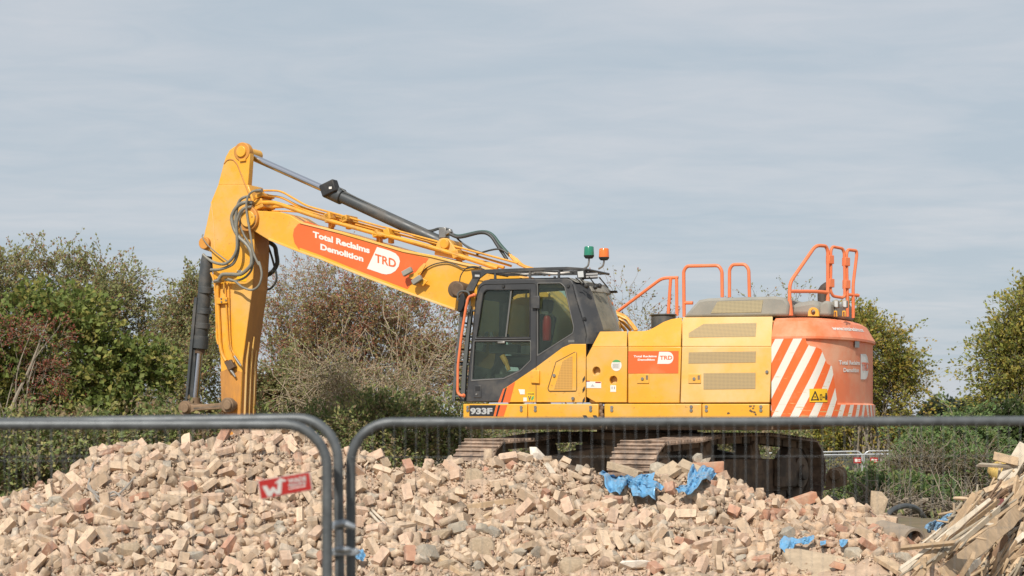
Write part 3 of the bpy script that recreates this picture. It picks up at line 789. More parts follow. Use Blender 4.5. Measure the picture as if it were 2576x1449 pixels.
seal(h_up, .006, m='black_mat'); seal(c4((230, 956), (250, 686), (634, 684), (634, 818), (562, 890), (450, 943)), .006); seal(c4((680, 786), (680, 294), (838, 292), (866, 318), (927, 592), (920, 634)), .006)
MB().tube([H(p, VC + .004) for p in c4((258, 672), (632, 668))], .012, 6).build('window_sill', M['black'], CAB)
MB().tube([H(p, VC - .02) for p in c4((466, 660), (503, 340))], .012, 6).build('window_slider', M['seal'], CAB)
# door outline groove and inner frame lines
MB().tube(bend([H(p, VC + .002) for p in c4((196, 1095), (262, 400), (290, 318), (320, 300), (672, 292), (672, 860))], .05), .006, 6).build('door_gap', M['black_mat'], CAB)
for p in c4((450, 313), (890, 312), (1002, 533)): c = H(p, VC - .0); MB().cyl(c, c + Vector((0, .02, 0)), .022, 12).build('bolt', M['black_mat'], CAB)
for (x0, x1, y0, y1, m) in ((640, 692, 381, 467, 'black'), (634, 692, 888, 975, 'yellow')):
    part('door_hinge', c4((x0, y0), (x1, y0 - 3), (x1, y1), (x0, y1 - 4)), VC + .045, .04, m, CAB, .008)
part('door_handle', ZCp if False else [ZC(825, 1105), ZC(930, 1105), ZC(925, 1135), ZC(830, 1135)], VC + .04, .04, 'steel', CAB, .008)
part('door_lock', [ZP(250, 530), ZP(338, 530), ZP(335, 682), ZP(245, 682)], VC + .010, .012, 'black', CAB, .006)
decal('lock_recess', [ZP(265, 545), ZP(325, 545), ZP(325, 600), ZP(265, 600)], VC + .013, 'black_mat', CAB)
c = H(ZP(285, 640), VC); MB().cyl(c, c + Vector((0, .022, 0)), .014, 10).build('lock_barrel', M['steel'], CAB)
decal('vent_slot', [ZC(1805, 1085), ZC(1890, 1083), ZC(1890, 1118), ZC(1805, 1120)], VC + .004, 'seal', CAB)
# yellow lower corner of the cab with its decals
yl = c4((905, 707), (1008, 706), (1008, 1102), (412, 1102), (452, 1010), (530, 958), (672, 862), (850, 730))
part('lower_cab_panel', yl, VC + .014, .02, 'yellow', CAB, .006)
decal('stripe', [ZP(603, 573), ZP(624, 569), ZP(572, 738), ZP(540, 738)], VC + .018, 'orange', CAB)
decal('stripe', [ZP(624, 569), ZP(648, 552), ZP(597, 738), ZP(572, 738)], VC + .018, 'black_mat', CAB)
decal('stripe', [ZP(655, 545), ZP(745, 487), ZP(680, 738), ZP(597, 738)], VC + .018, 'orange', CAB)
MB().tube([H(p, VC + .014) for p in c4((671, 864), (671, 1102))], .005, 6).build('panel_gap', M['under'], CAB)
iv = part('intake_lid', [ZP(1240, 255), ZP(1470, 132), ZP(1485, 140), ZP(1485, 598), ZP(1160, 600), ZP(1145, 570)], VC + .026, .015, 'yellow', CAB, .006)
MB().tube(bend([H(p, VC + .016) for p in [ZP(1240, 250), ZP(1470, 128), ZP(1489, 140), ZP(1489, 602), ZP(1155, 604), ZP(1141, 570), ZP(1240, 250)]], .03), .006, 6).build('lid_gap', M['pin'], CAB)
decal('lid_grille', [ZP(1430, 175), ZP(1440, 178), ZP(1435, 577), ZP(1215, 577), ZP(1320, 240)], VC + .030, 'grille_tan', CAB)
for q in ((1225, 412), (1450, 690)):
    c = H(ZP(*q), VC + .014); MB().cyl(c, c + Vector((0, .03, 0)), .022, 12).build('lock', M['steel'], CAB)
for y in (455, 580, 710): decal('warning_mark', [ZP(1560, y), ZP(1588, y - 40), ZP(1588, y + 5), ZP(1560, y + 45)], VC + .018, 'black_mat', CAB)
decal('notice', [ZP(785, 578), ZP(862, 580), ZP(862, 640), ZP(808, 640)], VC + .018, 'white', CAB)
decal('notice', [ZP(845, 677), ZP(887, 679), ZP(887, 725), ZP(845, 725)], VC + .018, 'white', CAB)
decal('emission_sticker', [ZP(888, 615), ZP(980, 612), ZP(980, 718), ZP(888, 718)], VC + .018, 'yellow_sign', CAB)
lettering('lettering', [('STAGE', ZP(896, 643), ZP(974, 643), 16 * .2083)], VC + .021, 'under', CAB, .03)
lettering('lettering', [('V', ZP(900, 712), ZP(940, 712), 52 * .2083)], VC + .021, 'under', CAB, .06)
decal('leaf_print', [ZP(938, 708), ZP(945, 675), ZP(972, 655), ZP(970, 690), ZP(955, 710)], VC + .021, 'green', CAB)
# rear of the cab, bulging backwards
rp = [(300, 928), (345, 938), (430, 962), (580, 1010), (640, 1022), (705, 1018), (860, 1000)]
def rear(v, y):
    zx = np.interp(y, [r[0] for r in rp], [r[1] for r in rp]); q = H(Z4(zx, y), VC)
    bul = float(np.interp(v, [.47, .53, .62, .95, 1.25, 1.37, 1.43], [.05, .14, .20, .235, .17, .07, 0]))
    return Vector((q[0] - bul * (1.0 if y > 310 else .8), v, q[2]))
def rear_strip(name, vv, yy, m, out=0.0, th_=.03):
    mb = MB(); n = len(vv); vs = []
    for d in (0, th_):
        for y in yy:
            for v in vv: vs.append(rear(v, y) + Vector((d - out, 0, 0)))
    g_ = lambda l, r, k: l * n * len(yy) + r * n + k; fs = []
    for r in range(len(yy) - 1):
        for k in range(n - 1):
            fs.append((g_(0, r, k), g_(0, r, k + 1), g_(0, r + 1, k + 1), g_(0, r + 1, k))); fs.append((g_(1, r, k), g_(1, r + 1, k), g_(1, r + 1, k + 1), g_(1, r, k + 1)))
        fs.append((g_(0, r, 0), g_(0, r + 1, 0), g_(1, r + 1, 0), g_(1, r, 0))); fs.append((g_(0, r, n - 1), g_(1, r, n - 1), g_(1, r + 1, n - 1), g_(0, r + 1, n - 1)))
    for k in range(n - 1):
        fs.append((g_(0, 0, k), g_(1, 0, k), g_(1, 0, k + 1), g_(0, 0, k + 1))); R_ = len(yy) - 1; fs.append((g_(0, R_, k), g_(0, R_, k + 1), g_(1, R_, k + 1), g_(1, R_, k)))
    mb.add(vs, fs); return mb.build(name, M[m], CAB, 0, angle=50)
yr = [300, 345, 430, 500, 580, 640, 705]
rear_strip('rear_pillar', [1.43, 1.41, 1.37, 1.31, 1.25], yr, 'black')
rear_strip('rear_pillar', [.47, .50, .53, .57], yr, 'black')
rear_strip('rear_window_pane', [1.25, 1.1, .95, .8, .62, .57], [345, 430, 500, 580, 612], 'glass_dusty', th_=.008)
rear_strip('rear_header', [1.25, 1.1, .95, .8, .62, .57], [285, 300, 322, 345], 'cover', .01)
rear_strip('rear_header', [1.25, 1.1, .95, .8, .62, .57], [612, 640, 705, 860], 'black', .005)
# roof skin, dusty
b = MB(); tp = c4((300, 292), (350, 268), (880, 258), (930, 290))
L = shift(tp, VC - .05); Rr = shift(tp, VR + .02); b.add([p + Vector((0, 0, .012)) for p in L + Rr], [(0, 1, 5, 4), (1, 2, 6, 5), (2, 3, 7, 6)])
b.build('roof_skin', M['cover'], CAB)
# interior
fl = shift(c4((300, 1060), (900, 1060), (900, 1090), (300, 1090)), VC - .1); b = MB(); b.prism(fl, [p - Vector((0, .8, 0)) for p in fl])
q0 = H(Z4(560, 900), .95)
b.box((q0[0], .95, q0[2] - .1), (.55, .5, .14)); b.build('cab_floor', M['trim'], CAB)
b = MB(); s1 = H(Z4(600, 800), .95)
b.box((s1[0], .95, s1[2] - .05), (.5, .5, .16)); b.box((s1[0] - .27, .95, s1[2] + .3), (.14, .46, .62), Matrix.Rotation(R(-12), 3, 'Y')); b.box((s1[0] - .34, .95, s1[2] + .72), (.09, .28, .2), Matrix.Rotation(R(-12), 3, 'Y'))
b.build('operator_seat', M['seat'], CAB, .04)
b = MB()
for v_ in (.68, 1.22): b.box((s1[0] + .2, v_, s1[2] + .12), (.45, .12, .12)); b.tube([(s1[0] + .36, v_, s1[2] + .15), (s1[0] + .42, v_, s1[2] + .36)], [.02, .028], 8)
b.box((s1[0] + .75, .62, s1[2] + .35), (.06, .2, .26)); b.build('control_console', M['trim'], CAB, .02)
MB().tube(spline([H(Z4(487, 885), 1.3), H(Z4(465, 830), 1.3), H(Z4(440, 785), 1.3)], 5), [.03] * 5 + [.04] * 6, 8).build('safety_lever', M['yellow'], CAB)
b = MB()
for x_, y_ in ((370, 380), (335, 470), (370, 440), (395, 400)):
    b.box(H(Z4(x_, y_), .62), (.10, .02, .09))
b.build('cab_display', M['trim'], CAB, .01)
# fire extinguisher stands inside the cab
fe = empty('fire_extinguisher', EX.matrix_basis @ H(Z4(744, 684), 1.22)); fe.location = Matrix.Translation(EX.location) @ (Matrix.Rotation(EX.rotation_euler[2], 4, 'Z') @ H(Z4(744, 684), 1.22))
tag(fe, 'red fire extinguisher standing behind the rear side window of the excavator cab', 'fire extinguisher')
MB().tube([(0, 0, 0), (0, 0, .01), (0, 0, .29), (0, 0, .335), (0, 0, .35)], [.055, .062, .062, .045, .022], 18).build('bottle', M['red'], fe)
MB().cyl((0, 0, .35), (0, 0, .385), .022, 12).box((-.03, 0, .40), (.10, .02, .015)).box((-.03, 0, .38), (.08, .02, .012)).build('valve', M['steel'], fe)
MB().tube(spline([(.02, 0, .37), (.08, 0, .36), (.085, 0, .2), (.075, 0, .08)], 5), .009, 8).build('hose', M['hose_dark'], fe)
# falling-object guard on the roof
b = MB(); gt = [Z4(*p) for p in ((228, 208), (325, 200), (700, 186), (880, 182), (1010, 190), (1010, 203), (860, 202), (700, 208), (400, 225), (330, 228), (285, 262), (245, 345), (195, 352), (195, 330), (238, 255))]
for v_ in (VC - .02, VR + .05): plate(b, gt, v_, .03)
for zx in (300, 430, 560, 690, 820, 950, 1005):
    p = H(Z4(zx, float(np.interp(zx, [228, 325, 700, 880, 1050], [215, 212, 200, 194, 200]))), VC - .04); b.tube([p, Vector((p[0], VR + .05, p[2]))], .018, 8)
for v_ in (.65, .85, 1.05, 1.25): b.tube([Vector((H(Z4(300, 212), VC)[0], v_, H(Z4(300, 212), VC)[2])), Vector((H(Z4(1005, 200), VC)[0], v_, H(Z4(1005, 200), VC)[2]))], .012, 6)
for zx, y0 in ((385, 225), (622, 212), (818, 205)):
    for v_ in (VC - .04, VR + .06): b.tube([Vector((H(Z4(zx, y0), VC)[0], v_, H(Z4(zx, y0), VC)[2])), Vector((H(Z4(zx, 272), VC)[0], v_, H(Z4(zx, 272), VC)[2]))], .02, 8)
b.build('roof_guard', M['black'], CAB, .004)
decal('guard_plate', c4((238, 216), (290, 218), (290, 258), (236, 258)), VC - .012, 'black_mat', CAB)
decal('guard_label', c4((255, 235), (287, 236), (287, 250), (255, 249)), VC - .008, 'grey_text', CAB)
MB().tube(spline([H(p, VC - .06) for p in c4((420, 215), (470, 222), (520, 219), (600, 230), (690, 217), (800, 228), (900, 215))], 5), .014, 6).build('guard_rope', M['white'], CAB)
# front guard, hand rail, mirror
b = MB(); fg = [c4((92, 1096), (108, 880), (140, 560), (150, 440), (170, 440), (160, 560), (128, 880), (112, 1096))]
for v_ in (VC - .03, 1.15, .85, VR + .1):
    L = shift(fg[0], v_); b.prism(L, [p - Vector((0, .03, 0)) for p in L])
for y in (470, 560, 650, 740, 830, 920, 1010, 1085):
    zx = float(np.interp(y, [440, 560, 880, 1096], [160, 150, 118, 102])); p = H(Z4(zx, y), VC); b.tube([Vector((p[0], VC - .03, p[2])), Vector((p[0], VR + .08, p[2]))], .014, 6)
for y, x0, x1 in ((480, 155, 255), (845, 118, 215), (1062, 102, 195)): b.tube([H(Z4(x0, y), VC - .05), H(Z4(x1, y), VC - .05)], .016, 8)
b.build('windscreen_guard', M['trim'], CAB)
b = MB(); L = shift(c4((150, 1096), (165, 880), (200, 560), (215, 470), (232, 470), (216, 600), (190, 880), (180, 1096)), VC - .02); b.prism(L, [p - Vector((0, .05, 0)) for p in L])
b.build('front_pillar', M['trim'], CAB)
L = shift(c4((200, 1090), (250, 640), (275, 360)), VC - .1); Rr = [Vector((p[0], VR + .08, p[2])) for p in L]
MB().add(L + Rr, [(0, 1, 4, 3), (1, 2, 5, 4)]) if False else None
b = MB(); b.add(L + Rr, [(0, 1, 4, 3), (1, 2, 5, 4)]); b.build('windscreen_pane', M['glass'], CAB)
MB().tube(bend([H(p, VC + .07) for p in c4((250, 374), (212, 384), (196, 450), (165, 640), (140, 850), (137, 1035), (155, 1055), (180, 1058))], .05), .019, 10).build('handrail', M['rail'], CAB)
for q in ((250, 374), (178, 1057)): MB().ball(H(Z4(*q), VC + .05), .03, 10, 6).build('rail_boss', M['rail'], CAB)
b = MB(); b.tube(bend([H(p, VC + .03) for p in c4((138, 410), (140, 360), (165, 345), (215, 352), (222, 420), (215, 490))], .05), .014, 8); b.build('mirror_bracket', M['trim'], CAB)
L = [H(p, VC + .05) for p in c4((158, 365), (175, 360), (186, 390), (182, 440), (165, 480), (145, 492), (136, 470), (142, 410))]
MB().prism(L, [p - Vector((0, .05, 0)) for p in L]).build('mirror', M['black_mat'], CAB, .01)
# beacons and roof lamps
for zx, y0, y1, m, lab in ((1030, 45, 108, 'green_glass', 'green'), (1132, 58, 120, 'amber', 'amber')):
    bc = pt('warning_beacon'); v_ = 1.15
    bc['label'] = lab + ' warning beacon on a bent stalk above the cab roof'
    a0, a1 = H(Z4(zx, y0), v_), H(Z4(zx, y1), v_)
    MB().tube([a1, a1 + (a0 - a1) * .9, a0], [.072, .067, .06], 20).build('lens', M[m], bc)
    MB().tube([a1 - Vector((0, 0, .035)), a1 - Vector((0, 0, .01)), a1 + Vector((0, 0, .006))], [.05, .07, .074], 18).build('beacon_base', M['black_mat'], bc)
    MB().tube(bend([a1 - Vector((0, 0, .03)), H(Z4(zx, 145), v_), H(Z4(zx - 6, 178), v_), H(Z4(zx - 38, 196), v_)], .05), .014, 8).build('stalk', M['steel'], bc)
wl = pt('work_lamp')
L = [H(p, VC + .02) for p in c4((944, 207), (996, 204), (1001, 258), (950, 262))]; MB().prism(L, [p - Vector((0, .06, 0)) for p in L]).build('housing', M['black_mat'], wl, .008)
L = [H(p, VC + .024) for p in c4((951, 214), (990, 211), (994, 252), (956, 255))]; MB().prism(L, [p - Vector((0, .006, 0)) for p in L]).build('lens', M['lamp'], wl, .004)
wl = pt('light_bar'); fn = lambda p: HP(Z4(*p), (H(Z4(1000, 240), VC)[0], 1.36), (H(Z4(1000, 240), VC)[0] - .28, .75))
L = [fn(p) for p in ((1002, 222), (1090, 218), (1092, 262), (1003, 266))]; MB().prism(L, [p + Vector((.06, -.02, 0)) for p in L]).build('housing', M['black_mat'], wl, .006)
o_ = Vector((-.012, .006, 0))
for y0, y1 in ((226, 238), (244, 256)):
    L = [fn(p) + o_ for p in ((1006, y0 + 1), (1085, y0 - 3), (1086, y1 - 3), (1006, y1 + 1))]; MB().prism(L, [p + Vector((.02, -.01, 0)) for p in L]).build('lens', M['lamp'], wl)
b = MB()
for pts in ([(930, 258), (960, 285), (975, 310)], [(1020, 250), (1050, 290), (1075, 320)], [(1090, 255), (1120, 290), (1150, 325)], [(960, 262), (990, 300), (1003, 330)]): b.tube(spline([fn(p) + Vector((-.03, .02, 0)) for p in pts], 5), .008, 6)
for q in ((1052, 322), (1080, 312), (990, 312)): b.ball(fn(q) + Vector((-.06, .03, 0)), .035, 8, 6)
b.build('lamp_cables', M['black_mat'], CAB)
fn2 = lambda p: rear(float(np.interp(p[0], [1000, 1165], [1.3, .5])), p[1])
MB().prism([fn2(p) + Vector((-.12, 0, 0)) for p in ((1130, 322), (1163, 320), (1158, 334), (1135, 336))], [fn2(p) for p in ((1130, 322), (1163, 320), (1158, 334), (1135, 336))]).build('rear_spoiler', M['black_mat'], CAB)

# ------------------------------------------------------------ boom
VB = .29
BOOM = pt('boom')
bl = [(631, 576), (652, 590), (675, 604), (753, 635), (805, 653), (921, 700), (1036, 743), (1150, 783), (1225, 815), (1300, 875), (1340, 935), (1385, 985), (1440, 1000), (1478, 965), (1474, 900), (1435, 800), (1375, 730), (1305, 692),
      (1233, 675), (1166, 661), (1083, 641), (1013, 628), (953, 610), (860, 583), (753, 556), (730, 541), (702, 533), (650, 530), (630, 537), (619, 548), (620, 565)]
MBm = MB(); plate(MBm, bl, VB, 2 * VB)
def edge_strip(mb, pts, w, v, d, up):
    q = [(x, y + (w if up else -w)) for x, y in pts]; plate(mb, pts + q[::-1], v + d, d + .02)
MBm.build('boom_box', M['yellow'], BOOM, .012)
b = MB(); edge_strip(b, [(675, 604), (753, 635), (805, 653), (921, 700), (1036, 743), (1150, 783)], 5.5, VB, .02, False)
edge_strip(b, [(753, 557), (860, 584), (953, 611), (1013, 629), (1083, 642), (1166, 662), (1233, 676)], 5, VB, .02, True); b.build('boom_flange', M['yellow_dusty'], BOOM, .004)
c = H((626, 551), VB)
MB().cyl(c + Vector((0, .06, 0)), c - Vector((0, .65, 0)), .20, 32).build('boom_boss', M['yellow_dirty'], BOOM, .01)
c = H((626, 551), VB + .06); MB().cyl(c, c + Vector((0, .04, 0)), .13, 28).build('pivot_pin', M['yellow'], BOOM, .01)
b = MB(); L = [H(p, VB + .075) for p in pxs(Z1, (895, 890), (920, 890), (915, 970), (880, 1010), (850, 1000), (890, 960))]; b.prism(L, [p - Vector((0, .03, 0)) for p in L])
for q in ((893, 912), (872, 980)): c = H(Z1(*q), VB + .07); b.cyl(c, c + Vector((0, .03, 0)), .02, 8)
b.build('pin_keeper', M['steel'], BOOM, .003)
od = pxs(Z1, (1400, 1270), (1345, 1190), (1328, 1110), (1340, 1040), (1385, 985), (1440, 962), (1490, 957)) + [(860, 592), (953, 618), (1013, 636), (1078, 650), (1025, 727), (921, 688), (805, 641), (753, 622)]
decal('company_panel', od, VB + .004, 'orange', BOOM)
lettering('lettering', [('Total Reclaims', (787, 595.5), (930, 637), 14.5), ('Demolition', (806, 627), (914, 658), 14.5)], VB + .008, 'white', BOOM, .045)
lg = pxs(Z3, (620, 655), (690, 675), (760, 697), (820, 725), (856, 765), (868, 810), (855, 865), (820, 915), (770, 945), (720, 953), (670, 945), (600, 920), (510, 890))
decal('logo_badge', lg, VB + .008, 'white', BOOM)
lettering('logo_letters', [('TRD', Z3(597, 815), Z3(825, 880), 92 * .2315)], VB + .012, 'orange', BOOM, .02)
# pipework on top of the boom
pipes = [([Z1(885, 755), Z1(1120, 752), Z1(1200, 775), Z1(1500, 880), Z1(1730, 950), Z1(2318, 1115), Z3(600, 500), Z3(1100, 625), Z3(1480, 738), Z3(1930, 888)], .24, .034),
         ([Z1(985, 622), Z1(1190, 622), Z1(1480, 790), Z1(1770, 868), Z1(2318, 1022), Z3(700, 440), Z3(1000, 522), Z3(1400, 630), Z3(2150, 832)], .16, .016),
         ([Z1(880, 685), Z1(1180, 683), Z1(1400, 795), Z1(1740, 895), Z1(2318, 1052), Z3(700, 478), Z3(1000, 552), Z3(1500, 690), Z3(2080, 862)], .08, .018),
         ([Z1(1100, 800), Z1(1350, 790), Z1(1600, 890), Z1(2318, 1090), Z3(700, 520), Z3(1100, 640), Z3(1600, 770), Z3(2000, 880)], -.05, .026),
         ([Z1(860, 820), Z1(940, 815), Z1(1000, 845), Z1(1250, 845), Z1(1500, 860), Z1(1900, 960), Z1(2318, 1070), Z3(640, 515), Z3(1200, 680), Z3(1900, 870)], .0, .014)]
for pts, v, r in pipes: MB().tube(bend([H(p, v) for p in pts], .12), r, 10).build('hydraulic_pipe', M['pipe'], BOOM)
for q, sx, sy in ((Z1(1010, 760), .16, .09), (Z1(1020, 690), .14, .06), (Z1(1010, 815), .2, .06), (Z1(1765, 912), .10, .11), (Z1(1940, 940), .09, .10), (Z3(130, 352), .10, .13), (Z3(320, 352), .10, .08), (Z3(780, 512), .10, .13), (Z3(650, 525), .09, .09), (Z3(1520, 742), .11, .12), (Z1(2280, 1095), .10, .08)):
    c = H(q, .1); mb = MB(); mb.box((c[0], .09, c[2]), (sx, .36, sy), Matrix.Rotation(R(17), 3, 'Y')); mb.box((c[0], .12, c[2] - .09), (sx * .6, .1, .12)); mb.build('pipe_clamp', M['pipe'], BOOM, .01)
# cylinder ear on the boom
ear = pxs(Z3, (1250, 665), (1270, 610), (1300, 565), (1340, 556), (1390, 562), (1440, 630), (1500, 730), (1520, 800), (1240, 740))
for v in (.19, -.11): part('cylinder_ear', ear, v, .08, 'yellow', BOOM, .01)
c = H((1117, 613), .24); MB().cyl(c, c - Vector((0, .48, 0)), .075, 20).build('cylinder_pin', M['pipe'], BOOM, .01)
# lamps on the boom side
br = pxs(Z3, (1130, 830), (1150, 845), (1110, 920), (1060, 950), (1080, 985), (1170, 1020), (1120, 1080), (1085, 1060), (1010, 1010), (960, 990), (970, 955), (1040, 930), (1085, 870))
part('lamp_bracket', br, VB + .09, .02, 'yellow', BOOM, .004)
for q, a in (((950, 925), 25), ((1055, 1015), 30)):
    c = H(Z3(*q), VB + .13); wl = pt('work_lamp', BOOM)
    wl.parent = BOOM
    mb = MB(); mb.box(c, (.17, .07, .085), Matrix.Rotation(R(a), 3, 'Y')); o = mb.build('work_lamp_body', M['cover'], BOOM, .012)
    bpy.data.objects.remove(wl)
    o.name = 'work_lamp'
MB().tube(spline([H(Z3(*p), VB + .03) for p in ((1100, 950), (1150, 890), (1250, 840), (1375, 822), (1470, 850), (1560, 890), (1650, 880), (1750, 870))], 6), .009, 6).build('lamp_cable', M['hose_dark'], BOOM)
# lift cylinders
for v in (.50, -.50):
    LC = pt('lift_cylinder'); a = H(Z4(140, 338), .5); a = Vector((a[0], v, a[2])); e = Vector((1.75, v, 1.35)); d = (e - a)
    MB().cyl(a + d * .06, a + d * .45, .05, 20).build('rod', M['chrome'], LC)
    MB().tube([a + d * .42, a + d * .43, a + d * .98], [.09, .10, .10], 22).build('barrel', M['cyl'], LC)
    MB().cyl(a - Vector((0, .09, 0)), a + Vector((0, .09, 0)), .125, 28).build('rod_eye', M['pin'], LC, .01)
c = H(Z4(135, 335), .66)
MB().tube([c, c - Vector((0, .05, 0)), c - Vector((0, .42, 0))], [.10, .115, .10], 28).build('lift_cylinder_pin', M['pin'], BOOM, .01)
MB().tube(spline([H(Z4(*p), .5) for p in ((150, 300), (160, 240), (200, 190), (260, 180), (320, 200))], 5), .008, 6).build('lamp_cable', M['hose_dark'], BOOM)

# ------------------------------------------------------------ stick (dipper arm)
VT = .215
ST = pt('dipper_arm')
cheek = pxs(Z1, (515, 560), (575, 330), (600, 250), (640, 180), (700, 140), (770, 127), (820, 135), (850, 165), (862, 230), (850, 420), (840, 560))
for v in (VT, -.10): part('cheek_plate', cheek, v, .115, 'yellow', ST, .008)
body = pxs(Z1, (840, 555), (515, 555), (440, 740), (390, 980), (362, 1100), (335, 1200), (350, 1262), (440, 1290)) + pxs(Z2, (300, 60), (320, 350), (355, 650), (370, 1050), (372, 1250), (400, 1330), (455, 1360), (500, 1330), (505, 1175), (520, 780), (590, 260), (606, 0)) + pxs(Z1, (900, 720))
part('arm_box', body, VT, 2 * VT, 'yellow', ST, .012)
# worn, dusty foot of the arm
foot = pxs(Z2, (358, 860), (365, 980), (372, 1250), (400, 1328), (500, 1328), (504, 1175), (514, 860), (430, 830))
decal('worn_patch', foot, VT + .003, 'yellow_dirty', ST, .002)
# raised outline of the cover plate
def strip(name, pts, v, r, m): MB().tube(bend([H(p, v) for p in pts], .1), r, 6).build(name, M[m], ST)
strip('weld_bead', pxs(Z1, (580, 330), (620, 285), (680, 285), (720, 330), (760, 430), (850, 660), (900, 800)), VT, .012, 'yellow_dirty')
strip('weld_bead', pxs(Z1, (440, 745), (465, 960), (480, 1290)), VT, .008, 'yellow_dusty')
c = H(Z1(775, 200), VT)
MB().cyl(c + Vector((0, .04, 0)), c - Vector((0, .47, 0)), .09, 28).build('pivot_pin', M['yellow'], ST, .01)
MB().cyl(c + Vector((0, .012, 0)), c - Vector((0, .10, 0)), .15, 30).build('pin_boss', M['yellow_dirty'], ST, .01)
part('pin_keeper', pxs(Z1, (742, 285), (812, 268), (812, 298), (745, 308)), VT + .03, .03, 'pipe', ST, .004)
c = H(Z1(382, 1195), VT)
MB().cyl(c + Vector((0, .06, 0)), c - Vector((0, .5, 0)), .10, 24).build('cylinder_pin', M['yellow_dirty'], ST, .01)
# rear face ribs (rock guards)
for k, (v, y0, y1) in enumerate(((.12, 640, 1230), (.0, 600, 1230), (-.12, 700, 1230))):
    pts = []
    for y in np.linspace(y0, y1, 6):
        x = float(np.interp(y, [0, 260, 780, 1175, 1330], [606, 590, 520, 505, 500])); q = H(Z2(x, y), VT); pts.append(Vector((q[0] - .012, v, q[2])))
    MB().tube(pts, [.012] + [.02] * 5, 4).build('rock_guard_rib', M['yellow_dusty'], ST)
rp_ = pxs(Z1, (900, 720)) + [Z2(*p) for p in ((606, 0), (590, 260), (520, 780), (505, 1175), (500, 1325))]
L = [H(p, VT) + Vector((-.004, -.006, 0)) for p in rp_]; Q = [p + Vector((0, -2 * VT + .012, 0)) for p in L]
mb = MB(); n_ = len(L); mb.add(L + Q, [(i, i + 1, n_ + i + 1, n_ + i) for i in range(n_ - 1)]); mb.build('rear_dirt_shade', M['yellow_rear'], ST, 0, smooth=False)  # thin sheet over the arm's rear face: dirt and painted-in shade
# stick pipes
for pts, r in (([(345, 190), (338, 310), (345, 400), (358, 660), (372, 730), (402, 780)], .030), ([(393, 205), (404, 400), (418, 650), (440, 730), (458, 790)], .013), ([(420, 215), (425, 420), (430, 600), (437, 690), (470, 745)], .011), ([(292, 140), (318, 200), (330, 400), (335, 620), (345, 660)], .018)):
    MB().tube(bend([H(Z2(*p), VT + .035) for p in pts], .08), r, 8).build('hydraulic_pipe', M['pipe'], ST)
b = MB(); L = [H(Z2(*p), VT + .07) for p in ((328, 322), (408, 318), (410, 362), (330, 368))]; b.prism(L, [p - Vector((0, .07, 0)) for p in L]); b.build('pipe_clamp', M['pipe'], ST, .006)
for q in ((368, 328), (370, 352), (402, 340)): c = H(Z2(*q), VT + .07); MB().cyl(c, c + Vector((0, .015, 0)), .014, 8).build('bolt', M['steel'], ST)
L = [H(Z2(*p), VT + .09) for p in ((385, 790), (430, 768), (462, 822), (418, 850))]; MB().prism(L, [p - Vector((0, .09, 0)) for p in L]).build('coupling_block', M['pin'], ST, .008)
MB().tube([H(Z2(*p), VT + .05) for p in ((430, 840), (452, 868), (470, 896))], [.028, .022, .016], 10).build('hose_nipple', M['steel'], ST)
MB().tube([H(Z2(*p), VT + .05) for p in ((462, 745), (488, 785), (510, 815))], [.02, .022, .013], 10).build('hose_nipple', M['steel'], ST)
decal('safety_sticker', pxs(Z2, (480, 118), (548, 122), (548, 205), (478, 200)), VT + .004, 'yellow_sign', ST)
decal('safety_sticker', pxs(Z2, (480, 122), (515, 124), (500, 170)), VT + .008, 'white', ST)

# ------------------------------------------------------------ cylinders, linkage, bucket
def seg3(a, b): return Vector(a), Vector(b)
SC = pt('stick_cylinder')
a, e = H((612, 385), 0), H((1117, 613), 0); k = H((833, 483), 0)
MB().cyl(a, k, .055, 24).build('rod', M['chrome'], SC)
d = (e - k).normalized()
MB().tube([k - d * .10, k - d * .09, k + d * .22, k + d * .23], [.10, .125, .125, .1], 24).build('barrel_head', M['cyl'], SC, .008)
MB().tube([k + d * .2, e - d * .14, e - d * .08, e], [.095, .095, .08, .07], 24).build('barrel', M['cyl'], SC)
MB().cyl(a - Vector((0, .1, 0)), a + Vector((0, .1, 0)), .115, 24).build('rod_eye', M['pin'], SC, .01)
c = H(Z1(1730, 600), .08); MB().box(c, (.27, .16, .2), Matrix.Rotation(R(20), 3, 'Y')).build('port_block', M['black_mat'], SC, .02)
MB().box(H(Z1(1735, 592), .165), (.05, .006, .035)).build('port_label', M['white'], SC)
upn = Vector((-d[2], 0, d[0])) if d[0] > 0 else Vector((d[2], 0, -d[0]))
for q in (0, 1): MB().tube(spline([H(Z1(1850, 600 + 60 * q), .06), H(Z1(1940, 660 + 5 * q), .05), H(Z1(2318, 850 + 25 * q), .05 - .05 * q), H(Z3(500, 195 + 20 * q), .05 - .05 * q), H(Z3(1040, 425 + 14 * q), .05 - .05 * q), H(Z3(1180, 475 + 14 * q), .03), H(Z3(1300, 450 + 10 * q), 0), H(Z3(1400, 470), 0), H(Z3(1520, 590), .0), H(Z3(1640, 680 - 10 * q), 0), H(Z3(1760, 720), 0)], 6), .014, 6).build('cylinder_pipe', M['hose_dark'], SC)
MB().box(H(Z3(1350, 505), 0), (.12, .14, .16)).box(H(Z3(1390, 500), .02), (.14, .08, .06), Matrix.Rotation(R(25), 3, 'Y')).build('pipe_fitting', M['steel'], SC, .01)
for o in (0, 1): MB().tube(spline([H(Z3(1410 + 10 * o, 515), .05 - .1 * o), H(Z3(1520, 548 - 12 * o), .05 - .1 * o), H(Z3(1740, 500 - 8 * o), .05 - .1 * o), H(Z3(1850 + 10 * o, 530 - 15 * o), .05 - .1 * o), H(Z3(1930 + 35 * o, 640), .05 - .1 * o), H(Z3(2030 + 35 * o, 790 - 40 * o), .05 - .1 * o)], 7), .026, 10).build('cylinder_hose', M['hose_dark'] if o == 0 else M['green_hose'], SC)
b = MB()
